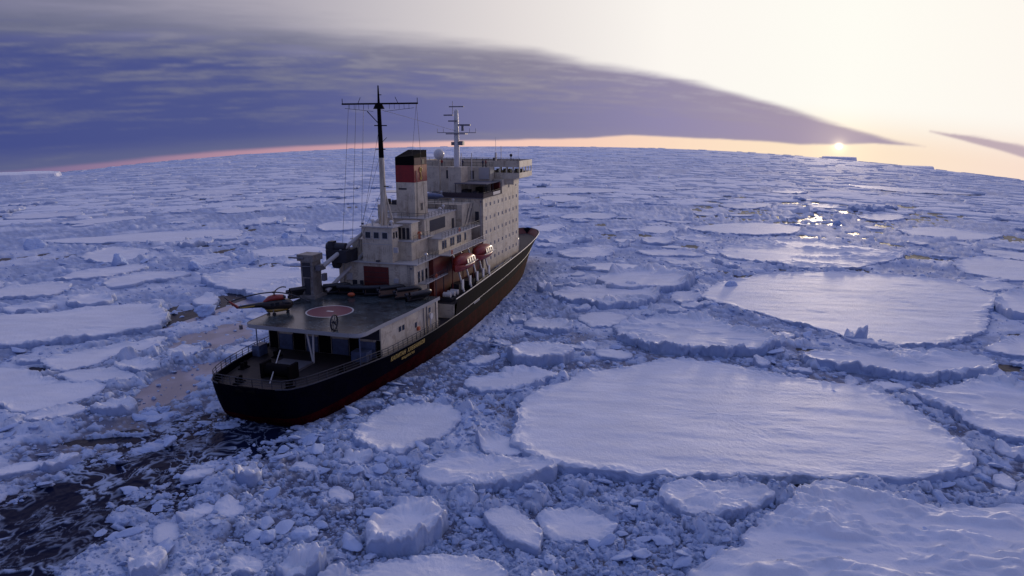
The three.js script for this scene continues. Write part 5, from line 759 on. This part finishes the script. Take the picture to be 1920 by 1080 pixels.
{
  const mat = new THREE.MeshStandardMaterial({ vertexColors: true, roughness: 0.85 }), redCoat = figure([0.30, 0.04, 0.03], [0.04, 0.04, 0.06], 0, 0), darkCoat = figure([0.05, 0.05, 0.09], [0.03, 0.03, 0.04], 0, 0.06);
  for (const [s, t, h, turn, g, label] of [[88.9, -6.9, 33.12, 0.3, redCoat, 'person in a red coat at the roof rail, left of the white radome stand'], [88.8, -2.6, 33.12, -0.2, redCoat, 'person in a red coat at the roof rail, right of the radome'], [88.9, -1.2, 33.12, 0.5, darkCoat, 'person in a dark coat at the roof rail beside the person in red'], [89.2, 4.2, 33.12, 1.2, darkCoat, 'person in a dark coat on the roof, right of the radar mast'], [88.9, 5.1, 33.12, -0.8, redCoat, 'person in a red coat on the roof, rightmost at the rail']]) { const m = new THREE.Mesh(g, mat); m.position.copy(fromShip(s, t, h)); m.rotation.y = -HEAD + turn; tag(top(m, 'person'), label, 'person'); }
}
// ---------------------------------------------------------------- churned wake astern: dark water laced with foam
{
  const a0 = fromShip(-1, -1, 0), dir = new THREE.Vector2(-52.5 - a0.x, -64.9 - a0.z).normalize(), nrm = new THREE.Vector2(-dir.y, dir.x), nL = 520, nW = 230, P = [], C = [], U = [], idx = [];
  for (let i = 0; i <= nL; i++) for (let j = 0; j <= nW; j++) {
    const u = -2 + (i / nL) * 54, v = (j / nW - 0.5) * 30, x = a0.x + dir.x * u + nrm.x * v, z = a0.z + dir.y * u + nrm.y * v, wx = fbm(x * 0.22, z * 0.22, 501, 3) * 5, wz = fbm(x * 0.22 + 9, z * 0.22, 502, 3) * 5;
    const swirl = fbm((x + wx) * 0.45, (z + wz) * 0.45, 503, 4), thread = (f, s, w) => sst(1 - w, 1, 1 - abs(fbm((x + wx * 1.2) * f, (z + wz * 1.2) * f, s, 3) - 0.5) * 2), lace = 0.9 * thread(0.42, 504, 0.10) + 0.75 * thread(0.95, 508, 0.13) * sst(0.4, 0.6, fbm(x * 0.3, z * 0.3, 505, 2)) + 0.9 * sst(0.60, 0.74, swirl) * sst(0.35, 0.65, fbm(x * 2.2, z * 2.2, 509, 3));
    const edge = max(sst(0.55, 1, abs(v) / 15), sst(48, 52, u)), foam = clamp(lace * (0.45 + 1.0 * sst(0.40, 0.62, fbm(x * 0.16, z * 0.16, 506, 2))));
    P.push(x, G(x, z) + 0.03 + (1 - edge) * (0.2 + (swirl - 0.5) * 0.3 + (fbm(x * 1.4, z * 1.4, 507, 3) - 0.5) * 0.08) + foam * 0.09 - edge * 0.12, z); U.push(x / 5, z / 5); C.push(...mix3([0.006, 0.010, 0.032], [0.46, 0.55, 0.72], foam * 0.8));
  }
  for (let i = 0; i < nL; i++) for (let j = 0; j < nW; j++) { const p = i * (nW + 1) + j, q = p + nW + 1; idx.push(p, p + 1, q, p + 1, q + 1, q); }
  const g = new THREE.BufferGeometry(); g.setAttribute('position', new THREE.Float32BufferAttribute(P, 3)); g.setAttribute('color', new THREE.Float32BufferAttribute(C, 3)); g.setAttribute('uv', new THREE.Float32BufferAttribute(U, 2)); g.setIndex(idx); g.computeVertexNormals();
  top(new THREE.Mesh(g, new THREE.MeshPhysicalMaterial({ color: 0xffffff, vertexColors: true, roughness: 0.22, ior: 1.33, specularIntensity: 0.06 })), 'wake_water', 'structure');
}
// thin new ice on the port side lead
{
  const P = [], U = [], C = [], idx = [], nx = 70, nz = 130;
  for (let i = 0; i <= nz; i++) for (let j = 0; j <= nx; j++) { const s = -6 + i * 0.72, t = -(9 + j * 0.62) , p = fromShip(s, t, 0); P.push(p.x, G(p.x, p.z) + 0.02 + (fbm(p.x * 0.5, p.z * 0.5, 601, 3) - 0.5) * 0.025, p.z); U.push(p.x / 4, p.z / 4); const q = fbm(p.x * 0.25, p.z * 0.25, 602, 4); C.push(...mix3([0.145, 0.135, 0.20], [0.26, 0.245, 0.335], sst(0.35, 0.65, q))); }
  for (let i = 0; i < nz; i++) for (let j = 0; j < nx; j++) { const p = i * (nx + 1) + j, q = p + nx + 1; idx.push(p, q, p + 1, p + 1, q, q + 1); }
  const g = new THREE.BufferGeometry(); g.setAttribute('position', new THREE.Float32BufferAttribute(P, 3)); g.setAttribute('color', new THREE.Float32BufferAttribute(C, 3)); g.setAttribute('uv', new THREE.Float32BufferAttribute(U, 2)); g.setIndex(idx); g.computeVertexNormals(); 
  top(new THREE.Mesh(g, new THREE.MeshStandardMaterial({ color: 0xffffff, vertexColors: true, roughness: 0.3, bumpMap: snowBump, bumpScale: 0.01, side: THREE.DoubleSide })), 'thin_ice', 'structure');
}
// ---------------------------------------------------------------- icebergs on the horizon
function berg(name, label, az, dist, len, hgt, depth, seed, mat, slope = 0) {
  const a = az * RAD, x0 = sin(a) * dist, z0 = -cos(a) * dist, n = 90, rows = 6, P = [], idx = [], ring = [];
  for (let k = 0; k < n; k++) { const th = (k / n) * 2 * PI, c = cos(th), s = sin(th), q = pow(pow(abs(c), 5) + pow(abs(s), 5), -0.2); ring.push([c * q * len / 2 * (1 + (fbm(c * 4 + 9, s * 4, seed, 3) - 0.5) * 0.16), s * q * depth / 2 * (1 + (fbm(c * 6, s * 6 + 7, seed + 1, 3) - 0.5) * 0.3)]); }
  for (let j = 0; j <= rows; j++) for (let k = 0; k < n; k++) { const f = j / rows, [u, v] = ring[k], w = 1 - 0.05 * f, top1 = hgt * (1 + slope * u / len) * (0.93 + 0.1 * fbm(u * 0.05, v * 0.05, seed + 2, 2)); P.push(u * w, lerp(-3, top1, f) , v * w); }
  const c0 = P.length / 3; P.push(0, hgt * 0.99, 0);
  for (let j = 0; j < rows; j++) for (let k = 0; k < n; k++) { const p = j * n + k, q = j * n + ((k + 1) % n); idx.push(p, p + n, q, q, p + n, q + n); }
  for (let k = 0; k < n; k++) idx.push(c0, rows * n + ((k + 1) % n), rows * n + k);
  const g0 = new THREE.BufferGeometry(); g0.setAttribute('position', new THREE.Float32BufferAttribute(P, 3)); g0.setIndex(idx); const g = metreUV((() => { const w = g0.toNonIndexed(); w.computeVertexNormals(); return w; })(), 30);
  const m = top(new THREE.Mesh(g, mat), name); m.position.set(x0, G(x0, z0), z0); m.rotation.y = -a; return tag(m, label, 'iceberg');
}
{
  const ice = new THREE.MeshStandardMaterial({ color: lin(0.95, 0.94, 0.94), roughness: 0.8, bumpMap: snowBump, bumpScale: 0.8 });
  berg('tabular_iceberg', 'pale flat topped iceberg on the horizon at the left border', -36.9, 1180, 170, 12.5, 90, 700, ice, 0.05);
  berg('tabular_iceberg', 'flat topped iceberg on the horizon just below the sun', 24.9, 2300, 95, 8, 70, 710, ice, -0.25);
  berg('low_iceberg', 'low rounded iceberg on the horizon to the right of the sun', 29.9, 1850, 70, 2.4, 80, 720, ice, -0.2);
}

renderer.setSize(1024, 576);
renderer.render(scene, camera);
